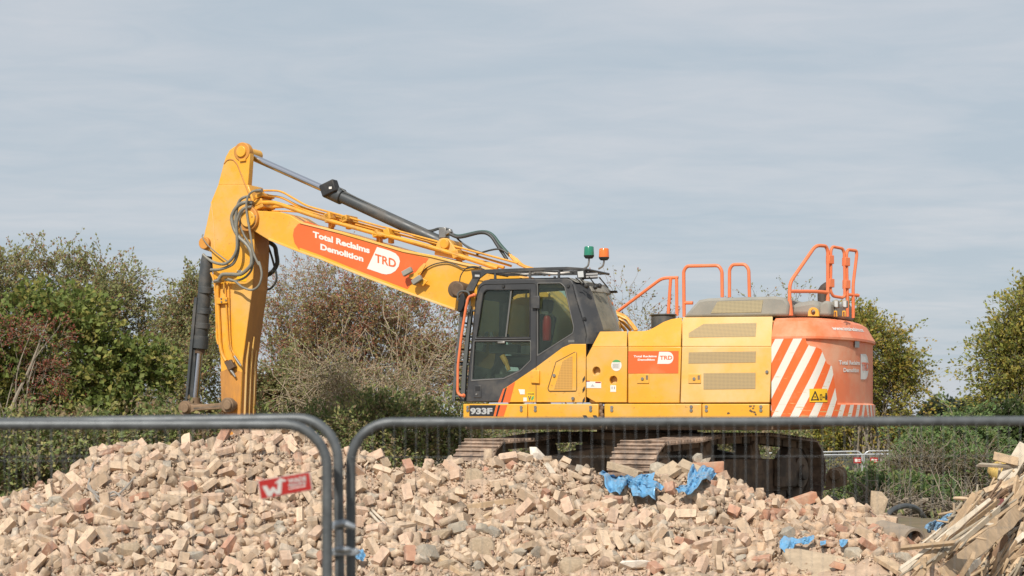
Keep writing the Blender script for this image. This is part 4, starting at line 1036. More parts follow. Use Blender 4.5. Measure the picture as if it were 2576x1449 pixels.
for o in range(4): b.tube(bend([H(Z3(2040 + 30 * o, 720 + 20 * o), .05 - .07 * o), H(Z3(2130 + 25 * o, 830 + 10 * o), .05 - .07 * o), H(Z3(2260 + 20 * o, 890), .05 - .07 * o), H(Z3(2500, 960), .05 - .07 * o)], .08), .018, 8)
b.build('hydraulic_pipes', M['pipe'], BOOM)
MB().tube(spline([H(Z3(1700, 735), .1), H(Z3(1850, 690), .1), H(Z3(1960, 680), .1), H(Z3(2050, 730), .1)], 6), .014, 8).build('cylinder_hose', M['hose_dark'], SC)

BC = pt('bucket_cylinder')
a, e = H(Z1(382, 1195), 0), H((490, 1012), 0); d = e - a; bx = lambda p, v=0: H(Z2(*p), v)
MB().tube([bx((268, 20)), bx((262, 60)), bx((248, 240)), bx((216, 680)), bx((214, 690))], [.09, .105, .108, .108, .1], 24).build('barrel', M['cyl'], BC, 0)
for q0, q1, r_ in (((256, 245), (253, 290), .122), ((242, 400), (240, 440), .118), ((234, 505), (231, 545), .118), ((224, 600), (216, 690), .122)): MB().tube([bx(q0), bx(q1)], r_, 24).build('barrel_band', M['cyl'], BC, .004)
MB().tube([bx((213, 695)), bx((210, 725))], .08, 20).build('gland', M['pin'], BC)
MB().cyl(bx((210, 720)), bx((180, 1045)), .055, 20).build('rod', M['chrome'], BC)
b = MB(); L = [bx(p, .10) for p in ((170, 320), (190, 320), (160, 640), (118, 1085), (102, 1080), (142, 620))]; b.prism(L, [p - Vector((0, .06, 0)) for p in L])
L = [bx(p, .05) for p in ((185, 330), (205, 330), (182, 640), (162, 1050), (118, 1085), (160, 640))]; b.prism(L, [p - Vector((0, .03, 0)) for p in L])
for y, x0, x1 in ((415, 160, 245), (525, 150, 235)): b.tube([bx((x0, y), .06), bx((x1, y), .06)], .02, 6)
b.build('rod_protector', M['cyl'], BC, .003)
MB().cyl(bx((180, 1045)), bx((176, 1110)), .075, 20).build('rod_end', M['mud'], BC)
LK = pt('bucket_linkage')
bar = pxs(Z2, (68, 1110), (80, 1082), (110, 1080), (160, 1100), (350, 1085), (385, 1060), (420, 1062), (440, 1095), (430, 1130), (395, 1145), (360, 1130), (180, 1140), (120, 1168), (85, 1150))
for v in (.34, -.28): part('link_bar', bar, v, .07, 'mud', LK, .015)
part('link_slot', pxs(Z2, (165, 1118), (360, 1100), (362, 1112), (168, 1130)), .343, .004, 'under', LK, 0)
for q, r in (((97, 1122), .075), ((405, 1100), .075)):
    c = H(Z2(*q), .42); MB().cyl(c, c - Vector((0, .8, 0)), r, 20).build('pin', M['mud'], LK, .01)
    c = H(Z2(*q), .365); MB().cyl(c, c - Vector((0, .1, 0)), r * 1.6, 24).build('pin_boss', M['mud'], LK, .01)
for v in (.12, -.20): part('bucket_link', pxs(Z2, (100, 1120), (150, 1110), (200, 1150), (262, 1190), (290, 1350), (230, 1420), (175, 1330)), v, .08, 'track', LK, .012)
BK = pt('bucket')
bk = [(600, 1090), (625, 1130), (640, 1180), (630, 1225), (585, 1250), (520, 1252), (475, 1240), (480, 1232), (540, 1225), (565, 1190), (560, 1150), (520, 1125), (515, 1108), (560, 1098)]
b = MB(); ring = [H(p, .62) for p in bk]; b.prism(ring, [Vector((p[0], -.62, p[2])) for p in ring]); b.build('bucket_shell', M['track'], BK, .015)
for v in (-.5, -.25, 0, .25, .5):
    L = [H(p, v + .05) for p in ((480, 1232), (478, 1243), (445, 1246))]; MB().prism(L, [p - Vector((0, .1, 0)) for p in L]).build('bucket_tooth', M['track'], BK)
# ------------------------------------------------------------ hoses between boom and arm
vh = .40
hs = [([Z1(880, 755), Z1(800, 752), Z1(730, 790), Z1(680, 860), Z1(664, 930), Z1(690, 1040), Z1(745, 1130), Z1(815, 1195), Z1(870, 1280), Z1(880, 1380), Z2(575, 95), Z2(510, 150), Z2(440, 152), Z2(375, 155), Z2(345, 195)], vh, .030),
      ([Z1(870, 800), Z1(800, 815), Z1(745, 880), Z1(715, 1000), Z1(722, 1150), Z1(715, 1270), Z1(660, 1370), Z1(580, 1420), Z1(480, 1405), Z1(400, 1360), Z1(350, 1315)], vh + .03, .024),
      ([Z1(860, 690), Z1(800, 695), Z1(745, 740), Z1(715, 850), Z1(705, 1000), Z1(735, 1160), Z1(730, 1290), Z1(690, 1400), Z2(420, 95), Z2(350, 118), Z2(290, 120)], vh - .02, .024),
      ([Z1(960, 622), Z1(890, 632), Z1(840, 690), Z1(822, 790), Z1(835, 920), Z1(870, 1120), Z1(900, 1300), Z1(960, 1430), Z2(640, 60), Z2(660, 150), Z2(640, 230), Z2(590, 265), Z2(520, 245), Z2(470, 205), Z2(415, 185)], vh + .02, .018),
      ([Z1(855, 825), Z1(790, 850), Z1(755, 920), Z1(765, 1020), Z1(800, 1110), Z1(860, 1210), Z1(905, 1340), Z2(600, 60), Z2(580, 130), Z2(530, 180), Z2(460, 200), Z2(395, 190)], vh - .06, .018),
      ([Z1(350, 1100), Z1(345, 1130), Z1(400, 1210), Z1(500, 1300), Z1(620, 1390)], .30, .010),
      ([Z2(690, 165), Z2(740, 130), Z2(772, 70), Z2(765, 0), Z1(1130, 1230), Z1(1070, 1180)], -.34, .036),
      ([Z2(672, 268), Z2(730, 250), Z2(768, 180), Z2(745, 70), Z1(1085, 1300), Z1(1060, 1230)], -.30, .018)]
for pts, v, r in hs:
    MB().tube(spline([H(p, v if i not in (0,) else v - .08) for i, p in enumerate(pts)], 7), r, 10).build('hydraulic_hose', M['hose'] if v > 0 else M['hose_dark'], EX)
for q, v in ((Z1(870, 755), .36), (Z1(862, 800), .38), (Z1(965, 622), .38), (Z1(855, 825), .3), (Z2(343, 200), .36)):
    c = H(q, v - .06); MB().tube([c + Vector((-.05, 0, 0)), c + Vector((.07, 0, -.005))], [.034, .03], 8).build('hose_fitting', M['steel'], EX)
# ------------------------------------------------------------ ground
def sstep(a, b, x):
    t = np.clip((x - a) / (b - a), 0, 1); return t * t * (3 - 2 * t)
def ground_z(X, Y):
    X = np.asarray(X, float); Y = np.asarray(Y, float)
    z = -.72 + .72 * sstep(16, 20.5, Y)
    z = z - 1.6 * sstep(29, 40, Y) * sstep(2.0, 7.0, X) - .35 * sstep(21, 26, Y) * sstep(4.6, 6.5, X)
    return z - 1.5 * sstep(50, 80, Y) * (1 - sstep(2.0, 7.0, X))
def nz(X, Y, s, seed=0, oct=4):
    """cheap smooth noise in about -1..1"""
    r = np.random.default_rng(seed); out = 0; amp = 1
    for o in range(oct):
        for k in range(3):
            a = r.uniform(0, 6.28); f = s * 2 ** o * r.uniform(.7, 1.3)
            out = out + amp * np.sin((X * math.cos(a) + Y * math.sin(a)) * f + r.uniform(0, 6.28)) / 3 * 1.3
        amp *= .55
    return out / 1.5
def grid_mesh(name, xs, ys, zf, m, **k):
    Xg, Yg = np.meshgrid(xs, ys); Zg = zf(Xg, Yg); nx, ny = len(xs), len(ys)
    i = np.arange((ny - 1) * (nx - 1)); r = i // (nx - 1); c = i % (nx - 1); a = r * nx + c
    return raw_mesh(name, np.stack([Xg.ravel(), Yg.ravel(), Zg.ravel()], 1), np.stack([a, a + 1, a + nx + 1, a + nx], 1), m, smooth=True, **k)
M['soil'] = mat('site_soil', (.20, .145, .095), .95, var=.25, var_scale=1.5, dirt=(.10, .10, .035), dirt_amt=.5, dirt_scale=.6, bump=.6, bump_scale=25)
xs = np.concatenate([np.linspace(-600, -14, 26), np.linspace(-13, 13, 90), np.linspace(14, 600, 26)])
ys = np.concatenate([np.linspace(-30, 12, 12), np.linspace(12.5, 45, 110), np.linspace(48, 900, 40)])
g_ = grid_mesh('ground', xs, ys, lambda X, Y: ground_z(X, Y) + .03 * nz(X, Y, 1.3, 3), M['soil']); g_['kind'] = 'structure'

# ------------------------------------------------------------ rubble heap
CR = [(-300, 1330), (-120, 1300), (0, 1278), (60, 1238), (150, 1200), (210, 1165), (260, 1130), (330, 1106), (430, 1112), (480, 1110), (560, 1098), (600, 1086), (680, 1080), (760, 1084), (800, 1100), (870, 1128), (930, 1134), (985, 1168), (1060, 1166), (1110, 1157), (1190, 1157),
      (1270, 1148), (1340, 1146), (1400, 1160), (1440, 1174), (1490, 1172), (1530, 1196), (1600, 1204), (1660, 1190), (1750, 1172), (1800, 1192), (1850, 1222), (1900, 1246), (1950, 1258), (2000, 1270), (2080, 1258), (2150, 1268), (2210, 1284), (2250, 1328), (2300, 1372), (2340, 1405), (2420, 1430), (2700, 1470)]
CRX = np.array([c[0] for c in CR], float); CRZ = CAMZ - (np.array([c[1] for c in CR], float) + 8 - HOR) / F * 20.3
def rubble_z(X, Y, rough=True):
    px = 1288 + F * np.asarray(X) / 20.3
    zc_ = np.interp(px, CRX, CRZ); YC = 20.3 + .25 * np.sin(px * .011) 
    slope = (zc_ + .42) / 2.75
    front = zc_ - slope * (YC - Y) - .10 * np.clip((YC - Y), 0, 9) ** 2 * 0
    back = zc_ - .62 * (Y - YC)
    k = .12
    h = -np.log(np.exp(-front / k) + np.exp(-back / k)) * k + .05
    if rough: h = h + .06 * nz(X, Y, 3.0, 11, 3) + .03 * nz(X, Y, 7.5, 12, 2)
    return h
def heap_z(X, Y): return np.maximum(rubble_z(X, Y), ground_z(X, Y))
def surf(px, py, zf=heap_z, y0=15.0, y1=26.0):
    Y = np.linspace(y0, y1, 700); X = (px - 1288) / F * Y; Z = CAMZ - (py - HOR) / F * Y
    hit = np.nonzero(zf(X, Y) >= Z)[0]
    k = hit[0] if len(hit) else int(np.argmin(np.abs(zf(X, Y) - Z)))
    return Vector((X[k], Y[k], float(zf(X[k], Y[k]))))
M['fines'] = mat('rubble_dust', (.50, .36, .255), .95, var=.22, var_scale=6, dirt=(.33, .235, .16), dirt_amt=.5, dirt_scale=4, bump=1.0, bump_scale=55)
f_ = grid_mesh('rubble_fines', np.linspace(-8.6, 6.4, 420), np.linspace(15.4, 22.9, 170),
               lambda X, Y: np.maximum(rubble_z(X, Y) + .0 + .035 * nz(X, Y, 11, 5, 4), ground_z(X, Y) - .12), M['fines']); f_['kind'] = 'stuff'
tag(f_, 'pale dusty mortar and crushed brick filling the rubble heap', 'rubble', kind='stuff')

# shapes: convex hulls
def hull(points):
    bm = bmesh.new()
    for p in points: bm.verts.new(p)
    r = bmesh.ops.convex_hull(bm, input=bm.verts)
    bmesh.ops.delete(bm, geom=[v for v in bm.verts if not v.link_faces], context='VERTS')
    bmesh.ops.triangulate(bm, faces=bm.faces); bm.verts.index_update()
    V = np.array([v.co[:] for v in bm.verts]); T = np.array([[v.index for v in f.verts] for f in bm.faces]); bm.free(); return V, T
def brick_shape(frac=1.0, chip=.010, r=random):
    hx, hy, hz = .1075 * frac, .0512, .0335; pts = []
    for sx in (-1, 1):
        for sy in (-1, 1):
            for sz in (-1, 1):
                c = [sx * hx, sy * hy, sz * hz]
                cut = chip * (r.uniform(.5, 1.2) if r.random() > .14 else r.uniform(3, 6))
                if sx > 0 and frac < .9: c[0] -= r.uniform(0, .04)
                for a in range(3):
                    q = list(c); q[a] -= (sx, sy, sz)[a] * cut * r.uniform(.6, 1.4); pts.append(q)
    return hull(pts)
def rock_shape(n=22, sq=.5, ax=(1, .8, .65), r=random):
    pts = []
    for _ in range(n):
        v = Vector((r.gauss(0, 1), r.gauss(0, 1), r.gauss(0, 1))).normalized()
        m = max(abs(v.x), abs(v.y), abs(v.z)); v = v * ((1 - sq) + sq / m) * r.uniform(.86, 1.0)
        pts.append((v.x * ax[0], v.y * ax[1], v.z * ax[2]))
    return hull(pts)
whole = [brick_shape(1.0, .0045) for _ in range(10)]; halfb = [brick_shape(random.uniform(.45, .78), .006) for _ in range(10)]
shards = [rock_shape(10, .85, (1, random.uniform(.45, .85), random.uniform(.22, .5))) for _ in range(14)]
rocks = [rock_shape(26, random.uniform(.45, .8), (1, random.uniform(.7, .95), random.uniform(.55, .8))) for _ in range(12)]
def rand_rot(n, tilt=None):
    q = rng.normal(size=(n, 4)); q /= np.linalg.norm(q, axis=1)[:, None]; w, x, y, z = q.T
    return np.stack([np.stack([1 - 2 * (y * y + z * z), 2 * (x * y - z * w), 2 * (x * z + y * w)], 1), np.stack([2 * (x * y + z * w), 1 - 2 * (x * x + z * z), 2 * (y * z - x * w)], 1),
                     np.stack([2 * (x * z - y * w), 2 * (y * z + x * w), 1 - 2 * (x * x + y * y)], 1)], 1)
def lay_rot(n, sd=.45):
    """lying about flat on the slope, turned at random, tipped by sd"""
    out = np.zeros((n, 3, 3))
    for i in range(n):
        roll = random.choice((0, 0, math.pi / 2))
        out[i] = np.array((Matrix.Rotation(R(24) + random.gauss(0, sd), 3, 'X') @ Matrix.Rotation(random.gauss(0, sd), 3, 'Y') @ Matrix.Rotation(random.uniform(0, 6.28), 3, 'Z') @ Matrix.Rotation(roll + random.gauss(0, .1), 3, 'X')))
    return out
def scatter(name, shapes, pos, rot, scale, m, tint, parent=None):
    Vs, Ts, Cs = [], [], []; base = 0; pick = rng.integers(0, len(shapes), len(pos))
    for k, (V, T) in enumerate(shapes):
        idx = np.nonzero(pick == k)[0]
        if not len(idx): continue
        P = np.einsum('nij,vj->nvi', rot[idx], V) * scale[idx][:, None, None] + pos[idx][:, None, :]
        nv = len(V); Vs.append(P.reshape(-1, 3)); Cs.append(np.repeat(tint[idx], nv, 0))
        Ts.append((T[None] + (np.arange(len(idx)) * nv)[:, None, None]).reshape(-1, 3) + base); base += nv * len(idx)
    return raw_mesh(name, np.concatenate(Vs), np.concatenate(Ts), m, parent, np.concatenate(Cs))
BR = {'pale': (.56, .42, .292), 'pink': (.54, .375, .265), 'orange': (.43, .235, .155), 'tan': (.42, .31, .21)}
M['rubble'] = mat('brick_rubble', (1, 1, 1), .9, tint=True, var=.16, var_scale=30, dirt=(.64, .485, .355), dirt_amt=.5, dirt_scale=9, bump=.7, bump_scale=90)
for k, c in BR.items(): M['brick_' + k] = mat(k + '_brick', c, .9, rand=[tuple(x * .82 for x in c), c, tuple(min(1, x * 1.12) for x in c)], var=.14, var_scale=22, dirt=(.66, .50, .37), dirt_amt=.3 if k == 'orange' else .42, dirt_scale=8, bump=.6, bump_scale=80)
M['rock'] = mat('grey_stone', (.34, .315, .27), .9, rand=[(.31, .275, .225), (.39, .345, .28), (.45, .39, .30)], var=.2, var_scale=7, dirt=(.5, .40, .29), dirt_amt=.4, dirt_scale=4, bump=.6, bump_scale=45)
M['slab'] = mat('tan_concrete', (.47, .36, .245), .95, var=.2, var_scale=6, dirt=(.34, .26, .18), dirt_amt=.45, dirt_scale=5, bump=1, bump_scale=30)
M['chalk'] = mat('pale_stone', (.72, .64, .54), .85, var=.1, var_scale=9, bump=.4)
def tints(n, wr=None):
    cols = np.array([BR['pale'], BR['pink'], BR['tan'], BR['orange'], (.42, .365, .29), (.66, .55, .43)])
    p = np.array([.50, .20, .20, .04, .04, .02]); p /= p.sum()
    return cols[rng.choice(6, n, p=p)] * rng.uniform(.68, 1.13, (n, 1))
# ---- where the larger pieces lie: the small rubble keeps clear of them
r1 = [(190, 700, 60), (900, 360, 40), (435, 790, 80), (560, 605, 38), (1640, 710, 48), (830, 1010, 40), (770, 1155, 62), (860, 1205, 55), (1455, 1190, 74), (1710, 1220, 58), (2210, 1190, 52), (1280, 530, 28), (2080, 935, 38), (1780, 890, 38)]
r2 = [(590, 1170, 95), (830, 975, 80), (1010, 985, 68), (1095, 1005, 62), (1285, 1155, 62), (1440, 1165, 84), (2380, 1040, 56), (320, 1155, 62), (970, 1265, 62), (1130, 1208, 42), (1330, 1280, 60), (1750, 450, 62), (1380, 900, 45)]
r3 = [(1075, 805, 62), (275, 1040, 58), (720, 1080, 84), (1245, 1235, 95), (1650, 1265, 78), (1555, 1235, 48), (370, 1255, 52), (460, 775, 52), (870, 1065, 46), (855, 955, 50), (1530, 1050, 40)]
HX = [(*R1(x, y), s * .16) for x, y, s in r1] + [(*R2(x, y), s * .16) for x, y, s in r2] + [(*R3(x, y), s * .155) for x, y, s in r3]
HX += [(*R2(x, y), r) for x, y, r in ((945, 590, 34), (945, 540, 26), (1005, 1110, 34), (1010, 1170, 30), (690, 1005, 24), (650, 1025, 18), (740, 985, 18), (1690, 1250, 42), (730, 1240, 26), (670, 1260, 20), (2150, 1240, 34), (2080, 1235, 20), (2220, 1245, 20), (1405, 415, 20), (920, 815, 12), (1000, 808, 12), (1080, 797, 12), (1160, 787, 12), (1230, 778, 10), (1035, 890, 10),
       (230, 905, 18), (290, 960, 14), (700, 1205, 14), (780, 1255, 16), (860, 1300, 16), (1515, 540, 14), (110, 1215, 24))]
HX += [(*R1(x, y), r) for x, y, r in ((950, 1140, 38), (890, 1120, 22), (1010, 1140, 22), (250, 672, 10), (350, 655, 12), (450, 638, 10), (690, 560, 8), (668, 650, 10), (700, 740, 12), (780, 755, 16), (850, 760, 20), (900, 720, 12), (970, 660, 8), (1725, 785, 14))]
HX += [(*ZT(x, y), r) for x, y, r in ((180, 480, 26), (260, 560, 30), (330, 560, 26), (460, 600, 34), (480, 680, 34), (560, 640, 34), (590, 720, 22), (900, 600, 30), (950, 560, 34), (1040, 530, 26), (870, 680, 26), (330, 430, 18), (720, 450, 24), (800, 420, 24), (900, 420, 24), (1000, 450, 24), (1080, 400, 20), (1160, 395, 20), (1830, 715, 18), (1900, 690, 18), (1980, 665, 14), (640, 430, 18))]
HX += [(*R3(x, y), r) for x, y, r in ((1440, 895, 20), (740, 1200, 26), (850, 1240, 36), (960, 1290, 44), (1080, 1310, 44), (1200, 1330, 44), (1320, 1350, 44), (1450, 1350, 40), (1000, 1380, 40), (830, 1300, 26), (690, 1140, 18), (790, 1130, 22), (880, 1135, 20), (1155, 1180, 16), (1000, 1170, 14), (1550, 1320, 26), (690, 1260, 16))]
HXa = np.array(HX)
def clear_of(X, Y, Z, f=1.0):
    px = 1288 + F * X / Y; py = HOR + F * (CAMZ - Z) / Y
    d2 = (px[:, None] - HXa[None, :, 0]) ** 2 + ((py[:, None] - HXa[None, :, 1]) * 1.15) ** 2
    return (d2 > (HXa[None, :, 2] * f) ** 2).all(1)
def heap_points(n, f=1.0):
    P = []
    while len(P) < n:
        m_ = n * 2; px = rng.uniform(-160, 2420, m_); Y = rng.uniform(16.6, 21.1, m_); X = (px - 1288) / F * Y
        z = rubble_z(X, Y); dz = np.hypot((1288 + F * X / Y - 1210) / 340, (HOR + F * (CAMZ - z) / Y - 1212) / 58); keep = (z > ground_z(X, Y) + .02) & ((dz > 1) | (rng.random(m_) < (.9 if f < .6 else .28))) & clear_of(X, Y, z, f); P += list(np.stack([X, Y, z], 1)[keep])
    return np.array(P[:n])
n1 = 3000; P = heap_points(n1); P[:, 2] += rng.uniform(-.05, .06, n1)
rt = np.where((rng.random(n1) < .5)[:, None, None], rand_rot(n1), lay_rot(n1))
tn = tints(n1); right = P[:, 0] > 2.6
tn[right] = tn[right] * np.array([.9, .82, .76])
o = scatter('brick_rubble', whole + whole + halfb, P, rt, rng.uniform(.82, 1.05, n1), M['rubble'], tn); tag(o, 'broken bricks packed together through the dusty rubble heap', 'rubble', kind='stuff')
n3 = 3200; P = heap_points(n3, .8); P[:, 2] += rng.uniform(-.02, .05, n3)
lumps = [rock_shape(9, .95, (1, random.uniform(.5, .8), random.uniform(.3, .6))) for _ in range(16)]
o = scatter('broken_lumps', lumps, P, rand_rot(n3), rng.uniform(.03, .075, n3), M['rubble'], tints(n3) * rng.uniform(.85, 1.08, (n3, 1))); tag(o, 'jagged brick halves and mortar lumps filling the rubble heap', 'rubble', kind='stuff')
n2 = 27000; P = heap_points(n2, .55); P[:, 2] += rng.uniform(-.01, .05, n2)
o = scatter('brick_chips', shards, P, rand_rot(n2), rng.choice([.014, .022, .034, .05], n2, p=[.48, .33, .15, .04]) * rng.uniform(.7, 1.3, n2), M['rubble'], tints(n2)); tag(o, 'small chips of brick and mortar strewn over the rubble heap', 'rubble', kind='stuff')

# ---- labels: what it is, how it lies, and the landmark it lies by
LAND = [((715, 1215), 'the red fence sign'), ((1590, 1225), 'the largest blue sheet'), ((1745, 1225), 'the folded blue sheet'), ((1350, 1150), 'the white stone'), ((866, 1385), 'the fence clamp'), ((420, 1275), 'the tangled cable'), ((1235, 1278), 'the long batten'),
        ((2090, 1425), 'the big flat slab'), ((610, 1085), 'the bucket arm'), ((150, 1290), 'the left tip of the heap'), ((1220, 1385), 'the rough grey slab'), ((1995, 1385), 'the low blue sheet'), ((1700, 1180), 'the arched slab'), ((905, 1410), 'the small blue scrap'),
        ((1990, 1265), 'the tilted brick beam'), ((2255, 1300), 'the black hose loop'), ((480, 1390), 'the broad tan slab'), ((2300, 1365), 'the open pipe end'), ((2440, 1330), 'the leaning timbers'), ((2560, 1180), 'the yellow insulation')]
def where(px, py, lands=LAND):
    d = [(math.hypot(px - a[0][0], (py - a[0][1]) * 1.3), a) for a in lands]; d.sort(key=lambda q: q[0]); r, ((lx, ly), nm) = d[0]
    dx, dy = px - lx, py - ly; far = 'well ' if r > 130 else ('just ' if r < 55 else '')
    if abs(dx) > 1.7 * abs(dy): q = 'right of' if dx > 0 else 'left of'
    elif abs(dy) > 1.7 * abs(dx): q = 'below' if dy > 0 else 'above'
    else: q = ('below' if dy > 0 else 'above') + (' and right of' if dx > 0 else ' and left of')
    return far + q + ' ' + nm
def settle(items):
    """items: (object, front words, px, py, lie words): give every object a label of its own"""
    groups = {}
    for it in items: groups.setdefault((it[1], where(it[2], it[3]), it[4]), []).append(it)
    for (a, w, l), g in groups.items():
        g.sort(key=lambda q: q[3])
        for i, it in enumerate(g):
            pre = '' if len(g) == 1 else (('upper ', 'lower ')[i] if len(g) == 2 else ('top ', 'middle ', 'bottom ')[i] if len(g) == 3 else ('top ', 'second highest ', 'second lowest ', 'bottom ')[i] if len(g) == 4 else ('top ', 'second highest ', 'middle ', 'second lowest ', 'bottom ')[min(i, 4)])
            lb = (pre + a + ' ' + l + ' ' + w).strip()
            if len(lb.split()) > 16: lb = lb.replace('tipped up to the ', 'tipped ')
            if len(lb.split()) > 16: lb = lb.replace(' ' + l, '') if len(lb.split()) > 18 else lb
            it[0]['label'] = lb if len(lb.split()) <= 16 else lb.replace(' well ', ' ').replace(' just ', ' ').replace('second highest', 'second').replace(' and left of', ' left of').replace(' and right of', ' right of')
def mesh_of(name, VT_, m):
    V, T = VT_; me = bpy.data.meshes.new(name); me.from_pydata([tuple(v) for v in V], [], [tuple(t) for t in T])
    bm = bmesh.new(); bm.from_mesh(me); bmesh.ops.recalc_face_normals(bm, faces=bm.faces); bmesh.ops.dissolve_limit(bm, angle_limit=R(3), verts=bm.verts, edges=bm.edges); bm.to_mesh(me); bm.free()
    me.materials.append(m); return me
# ---- 300 bricks lying on top
bm_w = [mesh_of('brick', s, M['brick_pale']) for s in whole]; bm_h = [mesh_of('brick', s, M['brick_pale']) for s in halfb]
spots = []; tries = 0; items = []
NB = 300
while len(spots) < NB and tries < 60000:
    tries += 1
    px = random.uniform(5, 2240); py = random.uniform(1090, 1449)
    yc = np.interp(px, CRX, [c[1] for c in CR])
    if py < yc + 4 or (((HXa[:, 0] - px) ** 2 + (HXa[:, 1] - py) ** 2) < (HXa[:, 2] + 9) ** 2).any(): continue
    if math.hypot((px - 1210) / 340, (py - 1212) / 58) < 1 and random.random() < .6: continue
    p = surf(px, py)
    if p.y > 20.9 or any((p - q).length < .19 for q in spots): continue
    spots.append(p)
for i, p in enumerate(spots):
    px, py = PX(p); half = random.random() < .45
    col = random.choices(('pale', 'pink', 'tan', 'orange'), (.52, .28, .14, .06) if px < 1900 else (.34, .26, .23, .17))[0]
    o = bpy.data.objects.new('brick', random.choice(bm_h if half else bm_w)); sc.collection.objects.link(o)
    o.material_slots[0].link = 'OBJECT'; o.material_slots[0].material = M['brick_' + col]
    rot = Matrix(rand_rot(1)[0].tolist()) if random.random() < .3 else Matrix(lay_rot(1, .4)[0].tolist())
    o.rotation_euler = rot.to_euler(); s = random.uniform(.95, 1.12); o.scale = (s, s, s)
    ax = rot @ Vector((1, 0, 0)); o.location = p + Vector((0, -.03, .05 + .05 * abs(ax.z)))
    if ax.x < 0: ax = -ax
    lie = 'standing on end' if abs(ax.z) > .72 else ('tipped up to the right' if ax.z > .3 else 'tipped up to the left' if ax.z < -.3 else ('pointing at the fence' if abs(ax.y) > .75 else 'lying level'))
    o['category'] = 'brick'; o['group'] = 'bricks lying on top of the rubble heap'
    cw = {'pale': 'dusty cream', 'pink': 'pinkish', 'tan': 'brown', 'orange': 'orange red'}[col]
    items.append((o, cw + (' broken brick' if half else ' brick'), px, py, lie))
settle(items)

# ---- stones
def hullobj(name, pts_or_shape, m, loc, scale, rot, label, cat, group=None, bev=0.0):
    me = mesh_of(name, pts_or_shape, m); o = bpy.data.objects.new(name, me); sc.collection.objects.link(o)
    o.location = loc; o.scale = scale; o.rotation_euler = rot
    if label: tag(o, label, cat, group)
    return o
items = []
for zf, lst, k in ((R1, r1, 1300 / 2576 / K), (R2, r2, 1300 / 2576 / K), (R3, r3, 1240 / 2576 / K)):
    for (x, y, s) in lst:
        q = zf(x, y); p = surf(*q); rad = s * k * p.y / F * .98
        o = hullobj('stone', random.choice(rocks), M['rock'], p + Vector((0, -.02, rad * .35)), (rad, rad * .95, rad * .95), (random.uniform(-.3, .3), random.uniform(-.4, .4), random.uniform(0, 6)), None, None)
        o['category'] = 'stone'; o['group'] = 'grey stones in the rubble heap'
        items.append((o, ('large grey stone' if s > 70 else 'small grey stone' if s < 45 else 'grey stone'), q[0], q[1], 'lying'))
settle(items)
p = surf(*R2(1405, 425)); hullobj('stone', rock_shape(14, .3, (1, .6, .8)), M['chalk'], p + Vector((0, 0, .06)), (.135, .12, .15), (0, .3, .4), 'bright white stone on the crest left of the excavator tracks', 'stone')
def lump(zf, x, y, w, h, m, label, rot=0, name='concrete_lump', ny=.5, seed=0, lift=0.0):
    q = zf(x, y); p = surf(*q); k = 1300 / 2576 / K * p.y / F; r_ = random.Random(seed)
    o = hullobj(name, rock_shape(30, .65, (1, ny, 1), r_), M[m], p + Vector((0, .02, lift)), (w * k / 2, w * k / 2, h * k / 2), (R(-20), R(rot), R(8)), label, 'concrete'); return o
lump(R2, 945, 590, 170, 190, 'slab', 'tall tan lump of concrete on the heap left of the white stone', 4, seed=3)
lump(R2, 1005, 1135, 230, 210, 'slab', 'rough grey tan concrete slab propped up below the long batten', 12, ny=.3, seed=5, lift=.03)
lump(R2, 690, 1005, 220, 100, 'slab', 'jagged tan slab lying left of two grey stones', -18, ny=.6, seed=6)
lump(R2, 1690, 1250, 260, 180, 'slab', 'rounded pinkish lump of pebbly concrete at the bottom edge of the picture', 0, seed=8)
lump(R1, 950, 1140, 190, 130, 'slab', 'broad tan slab low down on the left mound', -6, ny=.6, seed=9, lift=.03)
lump(R2, 730, 1240, 260, 90, 'slab', 'long thin tan slab under the largest grey stone', -14, ny=.6, seed=10)
lump(R2, 2150, 1240, 330, 70, 'chalk', 'pale flat slab at the bottom edge left of the big slab', -4, ny=.7, seed=12)
def beam(name, a, b_, w, t, m, label, cat, zf=None, Ya=None, Yb=None, roll=0.0, lift=0.03, group=None, parts=True, taper=1.0):
    """a length of timber, brick or stone from photo point a to photo point b"""
    A = W(a[0], a[1], Ya) if Ya else surf(*a) + Vector((0, 0, lift)); B = W(b_[0], b_[1], Yb) if Yb else surf(*b_) + Vector((0, 0, lift))
    d = (B - A); L = d.length; o = None
    rr = np.random.default_rng(int(a[0] * 7 + a[1])); n = max(2, int(L / .35)) + 1; mb = MB(); vs = []
    for i in range(n):
        t_ = i / (n - 1); j = rr.normal(0, .012 * min(1, L), 2) if 0 < i < n - 1 else (0, 0); k = 1 - (1 - taper) * t_
        sl = rr.uniform(-.03, .03, 4) if i in (0, n - 1) else (0, 0, 0, 0)
        for c, (y, z) in enumerate(((-1, -1), (1, -1), (1, 1), (-1, 1))): vs.append((L * t_ + sl[c], y * w / 2 * k + j[0] * .4, z * t / 2 * k + j[1]))
    fs = [(3, 2, 1, 0), tuple(4 * (n - 1) + c for c in range(4))]
    for i in range(n - 1):
        for c in range(4): fs.append((4 * i + c, 4 * i + (c + 1) % 4, 4 * i + 4 + (c + 1) % 4, 4 * i + 4 + c))
    mb.add(vs, fs); o = mb.build(name, M[m], None, .004, angle=30)
    o.location = A; o.rotation_mode = 'QUATERNION'; o.rotation_quaternion = d.to_track_quat('X', 'Z') @ Matrix.Rotation(roll, 3, 'X').to_quaternion()
    if label: tag(o, label, cat, group)
    return o
beam('concrete_kerb', ZT(205, 385), ZT(470, 470), .14, .08, 'slab', 'dusty concrete kerb lying behind the largest blue sheet', 'concrete', Ya=20.15, Yb=20.0)
